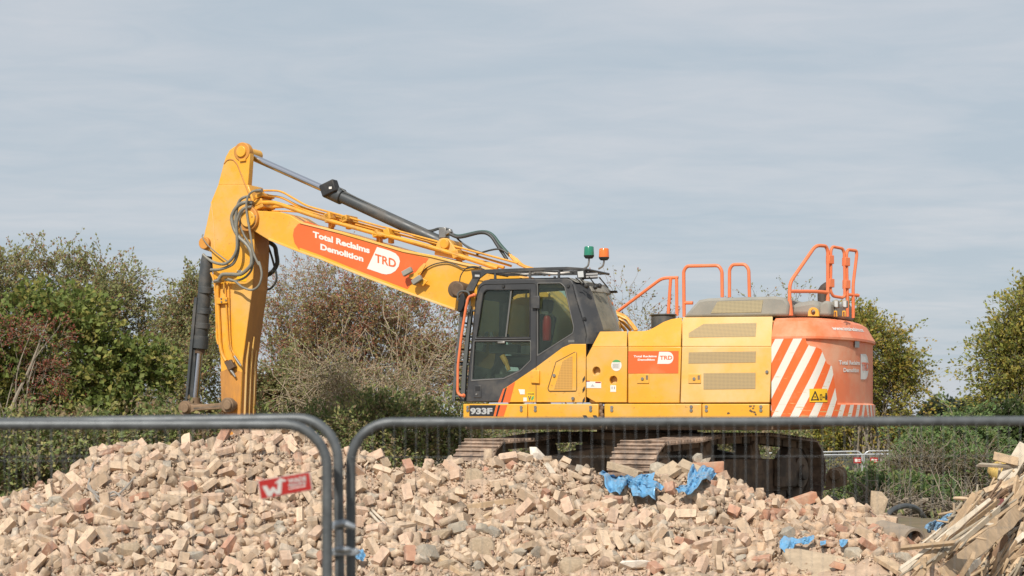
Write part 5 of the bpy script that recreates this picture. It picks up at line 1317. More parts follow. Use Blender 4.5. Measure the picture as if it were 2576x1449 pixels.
beam('concrete_slab', ZT(630, 505), ZT(820, 385), .2, .08, 'slab', 'tan concrete slab leaning up to the right, left half of the arch by the track', 'concrete', Ya=20.0, Yb=20.1, roll=.5)
beam('concrete_slab', ZT(815, 375), ZT(1070, 480), .2, .07, 'slab', 'tan concrete slab sloping down to the right, right half of the arch by the track', 'concrete', Ya=20.1, Yb=20.0, roll=.4)
M['brick_beam'] = mat('brick_beam', (.46, .22, .13), .9, var=.2, var_scale=9, dirt=(.55, .4, .28), dirt_amt=.45, dirt_scale=6, bump=.5)
beam('brick_lintel', ZT(935, 410), ZT(1208, 398), .25, .13, 'brick_beam', 'flat reddish brick lintel lying in front of the dark track frame', 'lintel', Ya=20.35, Yb=20.35)
beam('brick_beam', ZT(1760, 742), ZT(2015, 655), .16, .12, 'brick_beam', 'tilted brick beam resting on the crest below the track end', 'beam', Ya=20.0, Yb=20.1)
for q, s in ((ZT(975, 330), .09), (ZT(1045, 360), .10), (ZT(640, 430), .16)):
    hullobj('stone', random.choice(rocks), M['rock'], W(q[0], q[1], 20.45), (s, s, s * 1.1), (0, .2, 1), {.09: 'upper small brown stone wedged above the brick lintel', .10: 'lower brown stone wedged against the brick lintel', .16: 'rounded tan stone leaning at the foot of the near track'}[s], 'stone')
q = R3(1440, 895); p = surf(*q); hullobj('concrete_post', rock_shape(16, .85, (.55, .4, 1)), M['slab'], p + Vector((0, 0, .1)), (.22, .2, .26), (R(-8), R(8), .2), 'upright tan concrete block at the right end of the heap', 'concrete')
sl = [R3(*p_) for p_ in ((690, 1180), (720, 1150), (820, 1150), (1150, 1215), (1450, 1295), (1520, 1400), (1100, 1420), (900, 1385), (760, 1290))]
pts3 = []
for i, q in enumerate(sl):
    Y = float(np.interp(q[1], [1390, 1450], [18.25, 17.6])); pts3.append(W(q[0], q[1], Y))
mb = MB(); mb.prism(pts3, [p_ + Vector((0, .10, -.14)) for p_ in pts3]); o = mb.build('concrete_slab', M['slab'], None, .02); tag(o, 'big flat sandy concrete slab at the bottom right below the low blue sheet', 'concrete')
beam('brick', R3(1075, 1275), R3(1185, 1305), .1, .065, 'brick_beam', 'single red brick lying on the big flat slab', 'brick', Ya=17.75, Yb=17.72)
# ---- loose timber, cables and sheets in the heap
M['timber'] = mat('pale_timber', (.48, .34, .21), .8, rand=[(.36, .25, .15), (.48, .34, .21), (.58, .43, .28)], var=.2, var_scale=9, dirt=(.30, .22, .14), dirt_amt=.35, dirt_scale=5, bump=.4)
M['timber_grey'] = mat('weathered_timber', (.33, .28, .21), .85, rand=[(.26, .22, .165), (.36, .30, .23), (.42, .36, .27)], var=.22, var_scale=9, bump=.4)
M['timber_brown'] = mat('brown_timber', (.22, .13, .075), .8, rand=[(.16, .10, .06), (.26, .155, .09)], var=.25, var_scale=9, bump=.4)
M['timber_white'] = mat('white_painted_timber', (.58, .50, .39), .7, var=.15, var_scale=9, dirt=(.45, .35, .24), dirt_amt=.4)
beam('timber_batten', R2(870, 825), R2(1250, 775), .06, .07, 'timber', 'long pale batten lying across the middle of the rubble', 'timber')
beam('timber_batten', R2(975, 920), R2(1100, 855), .05, .05, 'timber', 'short tan batten just below the long pale batten', 'timber')
beam('timber_lath', R2(160, 845), R2(305, 990), .03, .02, 'timber_white', 'upper white lath of the crossed pair right of the fence posts', 'timber')
beam('timber_lath', R2(180, 830), R2(340, 985), .03, .02, 'timber_white', 'lower white lath of the crossed pair right of the fence posts', 'timber')
beam('timber_lath', R2(245, 905), R2(370, 830), .02, .02, 'timber_white', 'thin white lath crossing over the pair right of the fence posts', 'timber')
beam('timber_plank', R2(690, 1195), R2(900, 1330), .12, .05, 'timber', 'grey tan plank running off the bottom edge below the largest grey stone', 'timber')
beam('timber_batten', R1(205, 680), R1(520, 625), .09, .07, 'timber_brown', 'brown batten lying level near the left end of the heap', 'timber')
beam('timber_lath', R1(1650, 820), R1(1800, 750), .03, .02, 'timber_white', 'white splinter of wood left of the red fence sign', 'timber')
beam('timber_plank', R2(1480, 490), R2(1545, 590), .07, .02, 'timber_white', 'pale split board standing below the white stone', 'timber')
beam('timber_lath', R2(1340, 1225), R2(1380, 1130), .02, .02, 'timber', 'thin stick standing between two grey stones at the bottom', 'timber')
beam('timber_lath', R2(1620, 830), R2(1840, 850), .02, .015, 'timber', 'thin stick lying below the largest blue sheet', 'timber')
beam('timber_plank', R3(1440, 1250), R3(1660, 1390), .14, .05, 'timber', 'short thick plank right of the big flat slab', 'timber')
M['cable'] = mat('grey_cable', (.30, .27, .235), .6)
M['cable_dark'] = mat('black_cable', (.035, .035, .035), .5)
mb = MB()
for pts in ([(720, 470), (690, 560), (668, 640), (665, 690), (700, 740), (760, 760), (830, 745)], [(1010, 610), (960, 680), (890, 730), (830, 750), (790, 790)], [(760, 740), (800, 790), (870, 790), (900, 760), (850, 735), (800, 755), (790, 800), (850, 815), (890, 860), (910, 900)],
            [(700, 740), (740, 800), (790, 830), (830, 880)], [(670, 660), (690, 720), (740, 720)]):
    mb.tube(spline([surf(*R1(*p)) + Vector((0, -.05, .06 + .02 * math.sin(i * 2))) for i, p in enumerate(pts)], 6), .012, 6)
tag(mb.build('cable_tangle', M['cable']), 'tangled grey cable lying over the left mound of bricks', 'cable')
def sheet(pts, m, label, Y=None, seed=0, amp=.06, name='plastic_sheet', lift=.05):
    """a crumpled sheet spread over an outline of photo points"""
    r_ = np.random.default_rng(seed); c = np.mean(pts, 0); n = len(pts); rings = 14; seg = 72; vs = []; th = np.linspace(0, n, seg, endpoint=False)
    ring = np.array([np.array(pts[int(t) % n]) * (1 - t % 1) + np.array(pts[(int(t) + 1) % n]) * (t % 1) for t in th])
    ph = r_.uniform(0, 6.28, 8)
    for k in range(1, rings + 1):
        for i in range(seg):
            q = c + (ring[i] - c) * k / rings
            p = (W(q[0], q[1], Y) if Y else surf(*q)) ; x, y = q[0] * .055, q[1] * .055
            fold = abs(math.sin(x * 1.3 + y * .6 + ph[0])) + .7 * abs(math.sin(-x * .7 + y * 1.5 + ph[1])) + .5 * abs(math.sin(x * 2.3 - y * 1.1 + ph[2])) + .3 * math.sin(x * 4 + y * 3 + ph[3])
            fold += .35 * abs(math.sin(x * 5.1 + y * 2.3 + ph[4])) + .3 * abs(math.sin(x * 2.9 - y * 6.2 + ph[5])); vs.append(p + Vector((0, -amp * fold * 1.5 - .05, lift + amp * fold * .5)))
    p0 = (W(c[0], c[1], Y) if Y else surf(*c)) + Vector((0, -amp, lift)); vs.append(p0); fs = []
    for k in range(rings - 1):
        for i in range(seg): j = (i + 1) % seg; fs.append((k * seg + i, k * seg + j, (k + 1) * seg + j, (k + 1) * seg + i))
    for i in range(seg): fs.append((rings * seg, (i + 1) % seg, i))
    mb = MB(); mb.add(vs, fs); o = mb.build(name, M[m], None, 0, angle=28); s_ = o.modifiers.new('thickness', 'SOLIDIFY'); s_.thickness = .003
    tag(o, label, 'sheet'); return o
M['blue'] = mat('blue_plastic', (.15, .36, .57), .3, var=.12, var_scale=8, dirt=(.30, .30, .27), dirt_amt=.3, dirt_scale=7, spec=.6)
tzt = lambda *p: [ZT(*q) for q in p]
sheet(tzt((120, 490), (150, 405), (185, 440), (215, 500), (290, 520), (400, 560), (440, 480), (480, 530), (590, 520), (570, 580), (670, 640), (640, 680), (580, 660), (600, 770), (520, 730), (380, 740), (390, 610), (320, 590), (270, 640), (285, 720), (230, 680), (190, 690), (150, 640), (140, 560), (100, 530)), 'blue', 'crumpled torn blue plastic sheet, the largest, in front of the near track', seed=1)
sheet(tzt((865, 560), (905, 462), (960, 490), (1000, 470), (1090, 490), (1125, 530), (1080, 575), (1000, 590), (960, 650), (900, 715), (790, 700), (760, 670), (870, 640)), 'blue', 'folded blue plastic sheet hanging below the arched concrete slabs', seed=2)
z3 = lambda *p: [R3(*q) for q in p]
sheet(z3((655, 1150), (690, 1110), (830, 1130), (880, 1120), (930, 1090), (925, 1130), (880, 1175), (800, 1150), (700, 1170), (740, 1260), (720, 1285), (700, 1250), (660, 1205)), 'blue', 'blue plastic sheet poking out behind the big flat slab', seed=3, amp=.03)
sheet(z3((1120, 1160), (1195, 1150), (1180, 1185), (1150, 1215), (1125, 1200)), 'blue', 'small blue scrap wedged left of the large grey stone at the bottom right', seed=4, amp=.02, lift=.08)
sheet(z3((975, 1160), (1020, 1150), (1015, 1185), (980, 1190)), 'blue', 'tiny blue scrap just above the big flat slab', seed=5, amp=.02, lift=.07)
sheet([R2(*q) for q in ((70, 1190), (130, 1170), (150, 1210), (130, 1245), (80, 1240), (60, 1215))], 'blue', 'small blue scrap at the bottom just right of the fence posts', seed=6, amp=.03, lift=.06)
# ------------------------------------------------------------ timber heap on the right
TX = [(2230, 1475), (2290, 1412), (2340, 1345), (2400, 1290), (2450, 1250), (2500, 1212), (2576, 1165), (2640, 1150), (2740, 1200), (2860, 1330), (2960, 1480)]
TXx = np.array([t[0] for t in TX], float); TZ = CAMZ - (np.array([t[1] for t in TX], float) - HOR) / F * 18.6
def timber_z(X, Y):
    px = 1288 + F * np.asarray(X) / 18.6; zc_ = np.interp(px, TXx, TZ, left=-1.5)
    sl = (zc_ + .5) / 2.0
    return np.minimum(zc_ - sl * (18.6 - Y), zc_ - .7 * (Y - 18.6)) - .06
def th_z(X, Y): return np.maximum(timber_z(X, Y), ground_z(X, Y))
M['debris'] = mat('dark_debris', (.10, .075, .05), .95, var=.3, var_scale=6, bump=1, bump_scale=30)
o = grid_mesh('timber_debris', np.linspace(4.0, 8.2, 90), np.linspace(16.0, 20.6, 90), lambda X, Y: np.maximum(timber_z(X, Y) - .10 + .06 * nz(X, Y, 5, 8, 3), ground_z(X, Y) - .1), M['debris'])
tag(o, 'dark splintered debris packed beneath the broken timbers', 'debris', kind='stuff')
# splinters
ns_ = 1300; px = rng.uniform(2300, 2900, ns_); Y = rng.uniform(16.9, 18.9, ns_); X = (px - 1288) / F * Y; P = np.stack([X, Y, timber_z(X, Y) + rng.uniform(-.05, .03, ns_)], 1)
splint = [hull([(sx * 1.0, sy * .06 * random.uniform(.6, 1), sz * .035) for sx in (-1, 1) for sy in (-1, 1) for sz in (-1, 1)]) for _ in range(5)]
rots = np.zeros((ns_, 3, 3))
for i in range(ns_): rots[i] = np.array(Matrix.Rotation(random.gauss(R(-38), .35), 3, 'Y') @ Matrix.Rotation(random.gauss(0, .5), 3, 'Z') @ Matrix.Rotation(random.uniform(0, 3), 3, 'X'))
tc_ = np.array([(.5, .36, .22), (.4, .29, .18), (.3, .25, .18), (.2, .12, .07)])[rng.integers(0, 4, ns_)] * rng.uniform(.8, 1.2, (ns_, 1))
M['splinter'] = mat('wood_splinter', (1, 1, 1), .85, tint=True, var=.2, var_scale=9)
o = scatter('timber_splinters', splint, P, rots, rng.uniform(.08, .32, ns_), M['splinter'], tc_); tag(o, 'short splinters and laths mixed through the timber heap', 'splinters', kind='stuff')
# hand-placed timbers: (a, b, width, thickness, material, label)
TB = [((1215, 1440), (1900, 855), .20, .06, 'timber', 'longest and widest pale board crossing the whole timber heap'),
      ((1240, 960), (1860, 560), .07, .05, 'timber', 'long pale batten along the upper edge of the timber heap'),
      ((1250, 955), (1520, 730), .07, .04, 'timber', 'thin pale batten rising past the light blue wool'),
      ((1030, 1305), (1400, 1020), .07, .05, 'timber', 'tan batten rising right from below the pipe end'),
      ((1100, 1130), (1290, 960), .05, .04, 'timber', 'narrow batten beside the blue sheet at the heap foot'),
      ((830, 1195), (1290, 1150), .05, .05, 'timber', 'nearly level batten right of the pipe end'),
      ((1420, 1440), (1640, 1130), .09, .04, 'timber_white', 'whitish board standing steeply at the bottom of the timber heap'),
      ((1700, 1110), (1850, 1310), .13, .05, 'timber', 'short stout plank tipped down to the right'),
      ((1840, 840), (1880, 560), .13, .04, 'timber', 'wide upright board near the top right of the heap'),
      ((1750, 600), (1960, 250), .22, .05, 'timber_white', 'broad pale board standing at the far right edge'),
      ((1520, 440), (1930, 452), .05, .05, 'timber_grey', 'grey beam lying level over the yellow insulation'),
      ((1675, 365), (1860, 410), .13, .06, 'timber', 'thick pale plank end above the grey level beam'),
      ((1290, 745), (1420, 750), .05, .04, 'timber', 'short pale stub at the upper left of the timber heap'),
      ((1340, 955), (1650, 985), .05, .03, 'timber_white', 'bowed pale lath lying across the middle of the timber heap'),
      ((1510, 880), (1690, 960), .12, .04, 'timber', 'tan board tipped down below the maroon panel'),
      ((1400, 870), (1830, 640), .10, .05, 'timber_brown', 'dark brown beam rising to the right behind the maroon panel'),
      ((1520, 1370), (1730, 1290), .07, .04, 'timber', 'short pale board low at the right of the timber heap'),
      ((1560, 1010), (1880, 760), .09, .05, 'timber', 'tan beam just above the longest board'),
      ((1230, 1210), (1480, 1080), .08, .05, 'timber_grey', 'grey beam in the shadow under the longest board'),
      ((1020, 1330), (1110, 1070), .14, .06, 'timber', 'wide stub of plank standing right of the pipe end'),
      ((1360, 1450), (1480, 1250), .16, .05, 'timber', 'wide tan board at the bottom left of the timber heap'),
      ((1540, 1420), (1600, 1310), .08, .04, 'timber_grey', 'short grey board behind the whitish steep board'),
      ((1870, 1190), (1930, 990), .11, .05, 'timber', 'upright tan board at the right edge above the bottom'),
      ((1790, 1420), (1932, 1260), .08, .05, 'timber', 'pale board in the bottom right corner'),
      ((1700, 900), (1725, 760), .05, .05, 'timber', 'short post standing in front of the maroon panel'),
      ((1600, 720), (1900, 590), .06, .06, 'timber', 'pale rail end high on the timber heap')]
for i, (a, c, w, t, m, lab) in enumerate(TB):
    qa, qc = Z6(*a), Z6(*c)
    A, B = surf(*qa, zf=th_z), surf(*qc, zf=th_z)
    Ya, Yb = min(A.y, 18.9) - .10 - .02 * (i % 4), min(B.y, 18.9) - .16 - .02 * (i % 3)
    o = beam('timber_board' if w > .085 else 'timber_batten', qa, qc, w * .72, t * .75, m, lab, 'timber', Ya=Ya, Yb=Yb, roll=R(55 + 30 * math.sin(i * 2.4)), group='broken timbers in the heap on the right')
items = []; k = 0
while k < 112:
    px, py = random.uniform(2290, 2570), random.uniform(1180, 1445)
    if py < np.interp(px, TXx, [t[1] for t in TX]) + 6 or (px < 2400 and py < 1325) or px < 2325: continue
    p = surf(px, py, zf=th_z); ang = R(random.gauss(37, 11) if random.random() < .82 else random.uniform(-40, 70)); L = random.choice((.3, .6, .8, 1.0, 1.3)); w = random.choice((.02, .03, .04, .06)); t = random.choice((.010, .015, .022))
    d = Vector((math.cos(ang), random.uniform(-.2, .35), math.sin(ang))).normalized() * L / 2
    m = random.choices(('timber', 'timber_grey', 'timber_brown', 'timber_white'), (.55, .22, .13, .1))[0]
    A, B = p - d, p + d
    if any(PX(e_)[1] < np.interp(PX(e_)[0], TXx, [q_[1] for q_ in TX]) - 14 for e_ in (A, B)) or PX(A)[0] < 2262: continue
    o = beam('timber_offcut', PX(A), PX(B), w, t, m, None, None, Ya=A.y - .06, Yb=B.y - .06, roll=random.uniform(0, 3))
    o['category'] = 'timber'; o['group'] = 'broken timbers in the heap on the right'
    cn = {'timber': 'tan', 'timber_grey': 'grey', 'timber_brown': 'dark brown', 'timber_white': 'whitish'}[m]
    qx, qy = PX(p); items.append((o, ('long ' if L > .7 else 'short ' if L < .3 else '') + cn + (' board' if w > .06 else ' batten'), qx, qy, 'rising to the right' if R(15) < ang < R(75) else 'standing steeply' if abs(ang) >= R(75) else 'sloping down to the right' if ang < R(-15) else 'lying level')); k += 1
LAND2 = [((2320, 1420), 'the pipe end'), ((2350, 1325), 'the light blue wool'), ((2430, 1300), 'the maroon panel'), ((2540, 1195), 'the yellow insulation'), ((2440, 1380), 'the longest board'), ((2530, 1290), 'the wide upright board'), ((2400, 1430), 'the whitish steep board'), ((2550, 1400), 'the corner board')]
_LAND = LAND[:]; LAND[:] = LAND2; settle(items); LAND[:] = _LAND
mp_ = [Z6(*q) for q in ((1565, 770), (1700, 765), (1690, 830), (1580, 815))]; P = [surf(*q, zf=th_z) + Vector((0, -.22, .02)) for q in mp_]
M['maroon'] = mat('maroon_panel', (.16, .05, .045), .5, var=.1)
tag(MB().prism(P, [p + Vector((0, .03, 0)) for p in P]).build('panel_offcut', M['maroon']), 'dull maroon panel stuck in the timber heap', 'panel')
M['wool_blue'] = mat('blue_wool', (.22, .38, .55), .9, var=.2, var_scale=14, bump=1, bump_scale=60)
sheet(z3((1770, 1020), (1790, 985), (1850, 960), (1950, 910), (2010, 905), (2000, 950), (1900, 1000), (1870, 1035), (1800, 1050)), 'wool_blue', 'light blue wool sheet spilling down the left edge of the timber heap', Y=18.75, seed=9, amp=.04, name='insulation_sheet', lift=0)
M['wool'] = mat('yellow_insulation', (.58, .40, .12), .95, var=.25, var_scale=16, bump=1.2, bump_scale=50)
def fluff(zf, pts, Y, label, seed):
    mb = MB(); r_ = random.Random(seed)
    for (x, y, s) in pts:
        c = W(*zf(x, y), Y + r_.uniform(-.08, .08)); V, T = rock_shape(40, .1, (1, .9, .8), r_); mb.add([c + Vector(v) * s for v in V], [tuple(t) for t in T])
    o = mb.build('insulation_wool', M['wool'], None, 0, angle=80); tag(o, label, 'insulation'); return o
fluff(Z6, [(850, 1140, .13), (830, 1180, .11), (885, 1115, .09), (800, 1210, .10), (860, 1185, .10)], 18.9, 'yellow fluffy insulation beside the open pipe end', 1)
fluff(Z6, [(1700, 495, .14), (1760, 480, .15), (1820, 490, .13), (1720, 525, .12), (1780, 520, .12)], 19.3, 'yellow insulation bulging under the grey level beam at the right', 2)
pe = empty('pipe_end', W(*Z6(940, 1140), 18.45)); tag(pe, 'short brown clay pipe with its open end towards the fence', 'pipe')
M['clay'] = mat('clay_pipe', (.30, .24, .18), .7, var=.15); M['hole'] = mat('pipe_inside', (.05, .04, .035), .9)
mb = MB(); n = 24; ro, ri = .155, .125; d = Vector((-.45, 1, .1)).normalized(); u_ = d.orthogonal().normalized(); w_ = d.cross(u_); vs = []
for (q, r_) in ((0, ri), (0, ro), (.6, ro), (.6, ri)): vs += [d * q + (u_ * math.cos(2 * math.pi * i / n) + w_ * math.sin(2 * math.pi * i / n)) * r_ for i in range(n)]
mb.add(vs, [(a * n + i, a * n + (i + 1) % n, ((a + 1) % 4) * n + (i + 1) % n, ((a + 1) % 4) * n + i) for a in range(4) for i in range(n)]); mb.build('pipe_wall', M['clay'], pe)
hl = [(690, 905), (730, 860), (800, 825), (880, 815), (950, 835), (1000, 880), (1030, 940), (1010, 1000), (960, 1035), (900, 1055)]
tag(MB().tube(spline([W(*Z6(*q), 21.4 + .1 * i) for i, q in enumerate(hl)], 6), .035, 10).build('hose_loop', M['cyl']), 'thick black hose arching in a loop behind the rubble', 'hose')
M['film'] = mat('grey_plastic_film', (.34, .34, .40), .35, var=.25, var_scale=10, spec=.7)
sheet([Z6(*q) for q in ((470, 730), (560, 680), (640, 625), (690, 690), (640, 700), (590, 710), (520, 745))], 'film', 'shiny grey plastic film lying in the cut branches', Y=25.2, seed=12, amp=.06, lift=0)

# towing eye behind the near track, part of the machine
TE = pt('towing_bracket')
Yt = 25.6
def towp(x, y, dy=0.0):
    p = W(*ZT(x, y), Yt + dy); q = p - Vector((SX, SY, 0)); return Vector((q.x * Ux + q.y * Uy, q.x * Vx + q.y * Vy, p.z))
for dy, nm in ((0, 0), (.32, 45)):
    pts = [(2098 + nm, 590), (2098 + nm, 470), (2130 + nm, 420), (2180 + nm, 402), (2230 + nm, 425), (2245 + nm, 480), (2240 + nm, 570)]
    L = [towp(x, y - nm * .2, dy) for x, y in pts]; L2 = [towp(x, y - nm * .2, dy + .06) for x, y in pts]; MB().prism(L, L2).build('lug_plate', M['mud'], TE, .01)
MB().cyl(towp(2180, 470, -.06), towp(2222, 458, .44), .085, 20).build('lug_pin', M['mud'], TE, .01)
L = [towp(x, y, -.03) for x, y in ((2060, 590), (2285, 540), (2285, 560), (2060, 615))]; L2 = [towp(x, y, .5) for x, y in ((2060, 590), (2285, 540), (2285, 560), (2060, 615))]; MB().prism(L, L2).build('lug_base', M['mud'], TE)

# ------------------------------------------------------------ vegetation
def twigs_mesh(name, P0, D, L, sag, r, m, parent, nseg=4):
    n = len(P0); t = np.linspace(0, 1, nseg + 1)
    C = P0[:, None, :] + D[:, None, :] * (L[:, None] * t)[:, :, None]; C[:, :, 2] -= (sag * L)[:, None] * t ** 2
    C[:, 1:-1] += rng.normal(0, .03, (n, nseg - 1, 3)) * L[:, None, None]
    a = np.cross(D, rng.normal(size=(n, 3))); a /= np.linalg.norm(a, axis=1)[:, None]; b = np.cross(D, a)
    rad = r[:, None] * (1 - .75 * t); V = np.zeros((n, nseg + 1, 3, 3))
    for k in range(3):
        q = 2 * math.pi * k / 3; V[:, :, k] = C + (a * math.cos(q) + b * math.sin(q))[:, None, :] * rad[:, :, None]
    base = (np.arange(n) * (nseg + 1) * 3)[:, None, None]; i = np.arange(nseg)[None, :, None] * 3; k = np.arange(3)[None, None, :]; k2 = (k + 1) % 3
    Fq = np.stack([base + i + k, base + i + k2, base + i + 3 + k2, base + i + 3 + k], -1).reshape(-1, 4)
    return raw_mesh(name, V.reshape(-1, 3), Fq, m, parent, smooth=True), C
def leaves_mesh(name, P, size, aspect, cols, m, parent, up=.35, along=None):
    n = len(P); d = rng.normal(size=(n, 3))
    if along is not None: d = along + .55 * d
    d /= np.linalg.norm(d, axis=1)[:, None]
    nr = rng.normal(size=(n, 3)) + np.array([-.2, -1.0, up + .9]) * 1.1; s = np.cross(d, nr); s /= np.linalg.norm(s, axis=1)[:, None] + 1e-9; f = np.cross(s, d)
    hl = size * .5; hw = hl / aspect
    V = np.stack([P - d * hl[:, None], P + s * hw[:, None] + f * (hw * .35)[:, None] - d * (hl * .1)[:, None], P + d * hl[:, None], P - s * hw[:, None] + f * (hw * .35)[:, None] - d * (hl * .1)[:, None]], 1)
    i = (np.arange(n) * 4)[:, None]
    Fq = np.concatenate([i + np.array([[0, 1, 2]]), i + np.array([[0, 2, 3]])], 0)
    return raw_mesh(name, V.reshape(-1, 3), Fq, m, parent, np.repeat(cols, 4, 0))
G = {'hazel': [(.092, .115, .030), (.075, .098, .026), (.12, .135, .036), (.155, .14, .04)], 'haw': [(.115, .117, .048), (.095, .10, .04), (.138, .13, .055), (.11, .115, .044), (.13, .078, .042)],
     'hawred': [(.175, .075, .05), (.165, .085, .05), (.125, .115, .045), (.14, .095, .045), (.16, .138, .052), (.10, .098, .04), (.15, .068, .042)], 'bramble': [(.08, .10, .036), (.11, .125, .045), (.06, .078, .026), (.16, .145, .06), (.13, .095, .055)],
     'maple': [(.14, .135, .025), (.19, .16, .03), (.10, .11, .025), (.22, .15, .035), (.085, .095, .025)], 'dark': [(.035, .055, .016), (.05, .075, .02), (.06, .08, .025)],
     'ash': [(.15, .155, .035), (.20, .18, .04), (.09, .105, .028), (.12, .125, .03), (.22, .17, .04)], 'cypress': [(.05, .078, .026), (.065, .095, .032), (.04, .062, .022), (.085, .095, .035)], 'umber': [(.15, .055, .04), (.18, .085, .05), (.11, .05, .035), (.12, .10, .04)],
     'twigbrown': [(.16, .115, .06), (.13, .10, .05), (.12, .12, .05)], 'far': [(.05, .07, .04), (.065, .085, .05)]}
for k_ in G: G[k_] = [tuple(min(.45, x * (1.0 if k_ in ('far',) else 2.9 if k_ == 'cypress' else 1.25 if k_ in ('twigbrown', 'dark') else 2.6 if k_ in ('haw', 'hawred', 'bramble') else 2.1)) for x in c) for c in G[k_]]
def plant(name, label, cat, blobs, Y, nspray, per, size, pal, aspect=1.5, L=(.35, .8), sag=.25, up=.3, bark='bark', twig_r=.005, base=None, nb=26, trunk_r=.05, clump=.0, berries=0, group=None, out=.7, grav=0.0, shell=.45, trunks=1, seed=None, wild=.45):
    """blobs: (px, py, rx px, ry px[, dY, rY m]); every spray is a twig with leaves set along it"""
    global rng
    if seed is not None: rng = np.random.default_rng(seed)
    BL = []
    for bl_ in blobs:
        px, py, rx, ry = bl_[:4]; dY = bl_[4] if len(bl_) > 4 else 0; c = W(px, py, Y + dY); k = (Y + dY) / F
        rY = bl_[5] if len(bl_) > 5 else max(rx, ry) * k * .8
        BL.append((np.array(c), np.array([rx * k, rY, ry * k])))
    vol = np.array([r[0] * r[2] for _, r in BL]) ** .95; vol /= vol.sum()
    which = rng.choice(len(BL), nspray, p=vol); C = np.array([b[0] for b in BL])[which]; Rr = np.array([b[1] for b in BL])[which]
    d = rng.normal(size=(nspray, 3)); d[:, 1] -= .35; d /= np.linalg.norm(d, axis=1)[:, None]
    rad = rng.uniform(0, 1, nspray) ** shell; P0 = C + d * Rr * rad[:, None]
    if clump:
        nvv = np.array([mnoise.noise(Vector(p * clump)) for p in P0]); keep = nvv > -.12
        P0, d, C = P0[keep], d[keep], C[keep]; nspray = len(P0)
    D = d * out + rng.normal(0, wild, (nspray, 3)) + np.array([0, 0, .35 - grav]); D /= np.linalg.norm(D, axis=1)[:, None]
    Ls = rng.uniform(L[0], L[1], nspray)
    root = empty(name, (0, 0, 0)); b0 = base if base is not None else (blobs[0][0],)
    bx, by = (b0[0] - 1288) / F * Y, Y; root.location = (bx, by, float(ground_z(bx, by))); tag(root, label, cat, group); off = np.array(root.location)
    tw, Cc = twigs_mesh('twigs', P0 - off, D, Ls, np.full(nspray, sag), np.full(nspray, twig_r) * rng.uniform(.7, 1.4, nspray), M[bark], root)
    if per:
        n = nspray * per; idx = np.repeat(np.arange(nspray), per); t = rng.uniform(.08, 1.02, n)
        P = P0[idx] + D[idx] * (Ls[idx] * t)[:, None]; P[:, 2] -= sag * Ls[idx] * t ** 2
        sz = rng.uniform(*size, n); P += rng.normal(0, .45, (n, 3)) * sz[:, None]
        pc = np.array(G[pal]); base_c = rng.integers(0, len(pc), nspray)[idx]; alt = rng.integers(0, len(pc), n); pick = np.where(rng.random(n) < .55, base_c, alt)
        cols = pc[pick] * rng.uniform(.75, 1.2, (n, 1))
        leaves_mesh('crown', P - off, sz, aspect, cols, M['leaf'], root, up, D[idx])
    # limbs from the root into the crown
    mb = MB(); tg = rng.choice(nspray, min(nb, nspray), replace=False)
    for j, i in enumerate(tg):
        e = Vector(P0[i] - off); s = Vector((rng.normal(0, .12 * trunks), rng.normal(0, .1), -.05)); m1 = s.lerp(e, .35) + Vector((rng.normal(0, .12), rng.normal(0, .12), .25)); m2 = s.lerp(e, .7) + Vector((rng.normal(0, .12), rng.normal(0, .12), .12))
        ln = spline([s, m1, m2, e], 4); r0 = trunk_r * (1.0 if j < 3 else rng.uniform(.3, .6)); mb.tube(ln, [r0 * (1 - .88 * q / (len(ln) - 1)) for q in range(len(ln))], 6, cap=False)
    mb.build('trunk', M[bark], root, fix=False)
    if berries:
        i = rng.integers(0, nspray, berries); t = rng.uniform(.2, 1, berries); P = P0[i] + D[i] * (Ls[i] * t)[:, None] + rng.normal(0, .03, (berries, 3)); P[:, 2] -= sag * Ls[i] * t ** 2
        o = np.array([(1, 0, 0), (-1, 0, 0), (0, 1, 0), (0, -1, 0), (0, 0, 1), (0, 0, -1)]) * .013; V = (P - off)[:, None, :] + o[None]
        f = np.array([(0, 2, 4), (2, 1, 4), (1, 3, 4), (3, 0, 4), (2, 0, 5), (1, 2, 5), (3, 1, 5), (0, 3, 5)]); Fq = (f[None] + (np.arange(berries) * 6)[:, None, None]).reshape(-1, 3)
        b = raw_mesh('berries', V.reshape(-1, 3), Fq, M['berry'], root, smooth=True); b['kind'] = 'stuff'
    return root
HG = 'shrubs of the hedge behind the excavator'
plant('hawthorn_shrub', 'tall olive green hawthorn with arching tips behind the big-leaved shrub on the left', 'shrub',
      [(20, 745, 130, 105), (130, 722, 110, 90), (250, 730, 120, 85), (360, 765, 105, 85), (440, 800, 70, 90), (60, 880, 160, 160), (230, 880, 170, 170), (400, 930, 110, 150), (300, 1050, 220, 90), (-60, 820, 120, 160), (-210, 850, 130, 170), (420, 735, 60, 60), (330, 725, 70, 50), (475, 820, 60, 80), (435, 745, 65, 55), (480, 760, 45, 50), (500, 900, 40, 90)], 33.5, 8200, 20, (.04, .078), 'haw', 1.7, (.35, .9), .3, berries=900, nb=60, group=HG, clump=.9, seed=21)
plant('hazel_shrub', 'hazel shrub with large yellow green leaves on the left', 'shrub',
      [(60, 800, 90, 80), (170, 830, 110, 90), (250, 900, 110, 90), (120, 960, 150, 110), (300, 980, 130, 100), (390, 1000, 70, 80), (20, 880, 80, 120), (350, 930, 60, 60), (240, 1050, 220, 70)], 29.0, 2000, 17, (.06, .125), 'hazel', 1.25, (.3, .7), .25, up=.25, nb=30, group=HG, clump=1.0, seed=22)
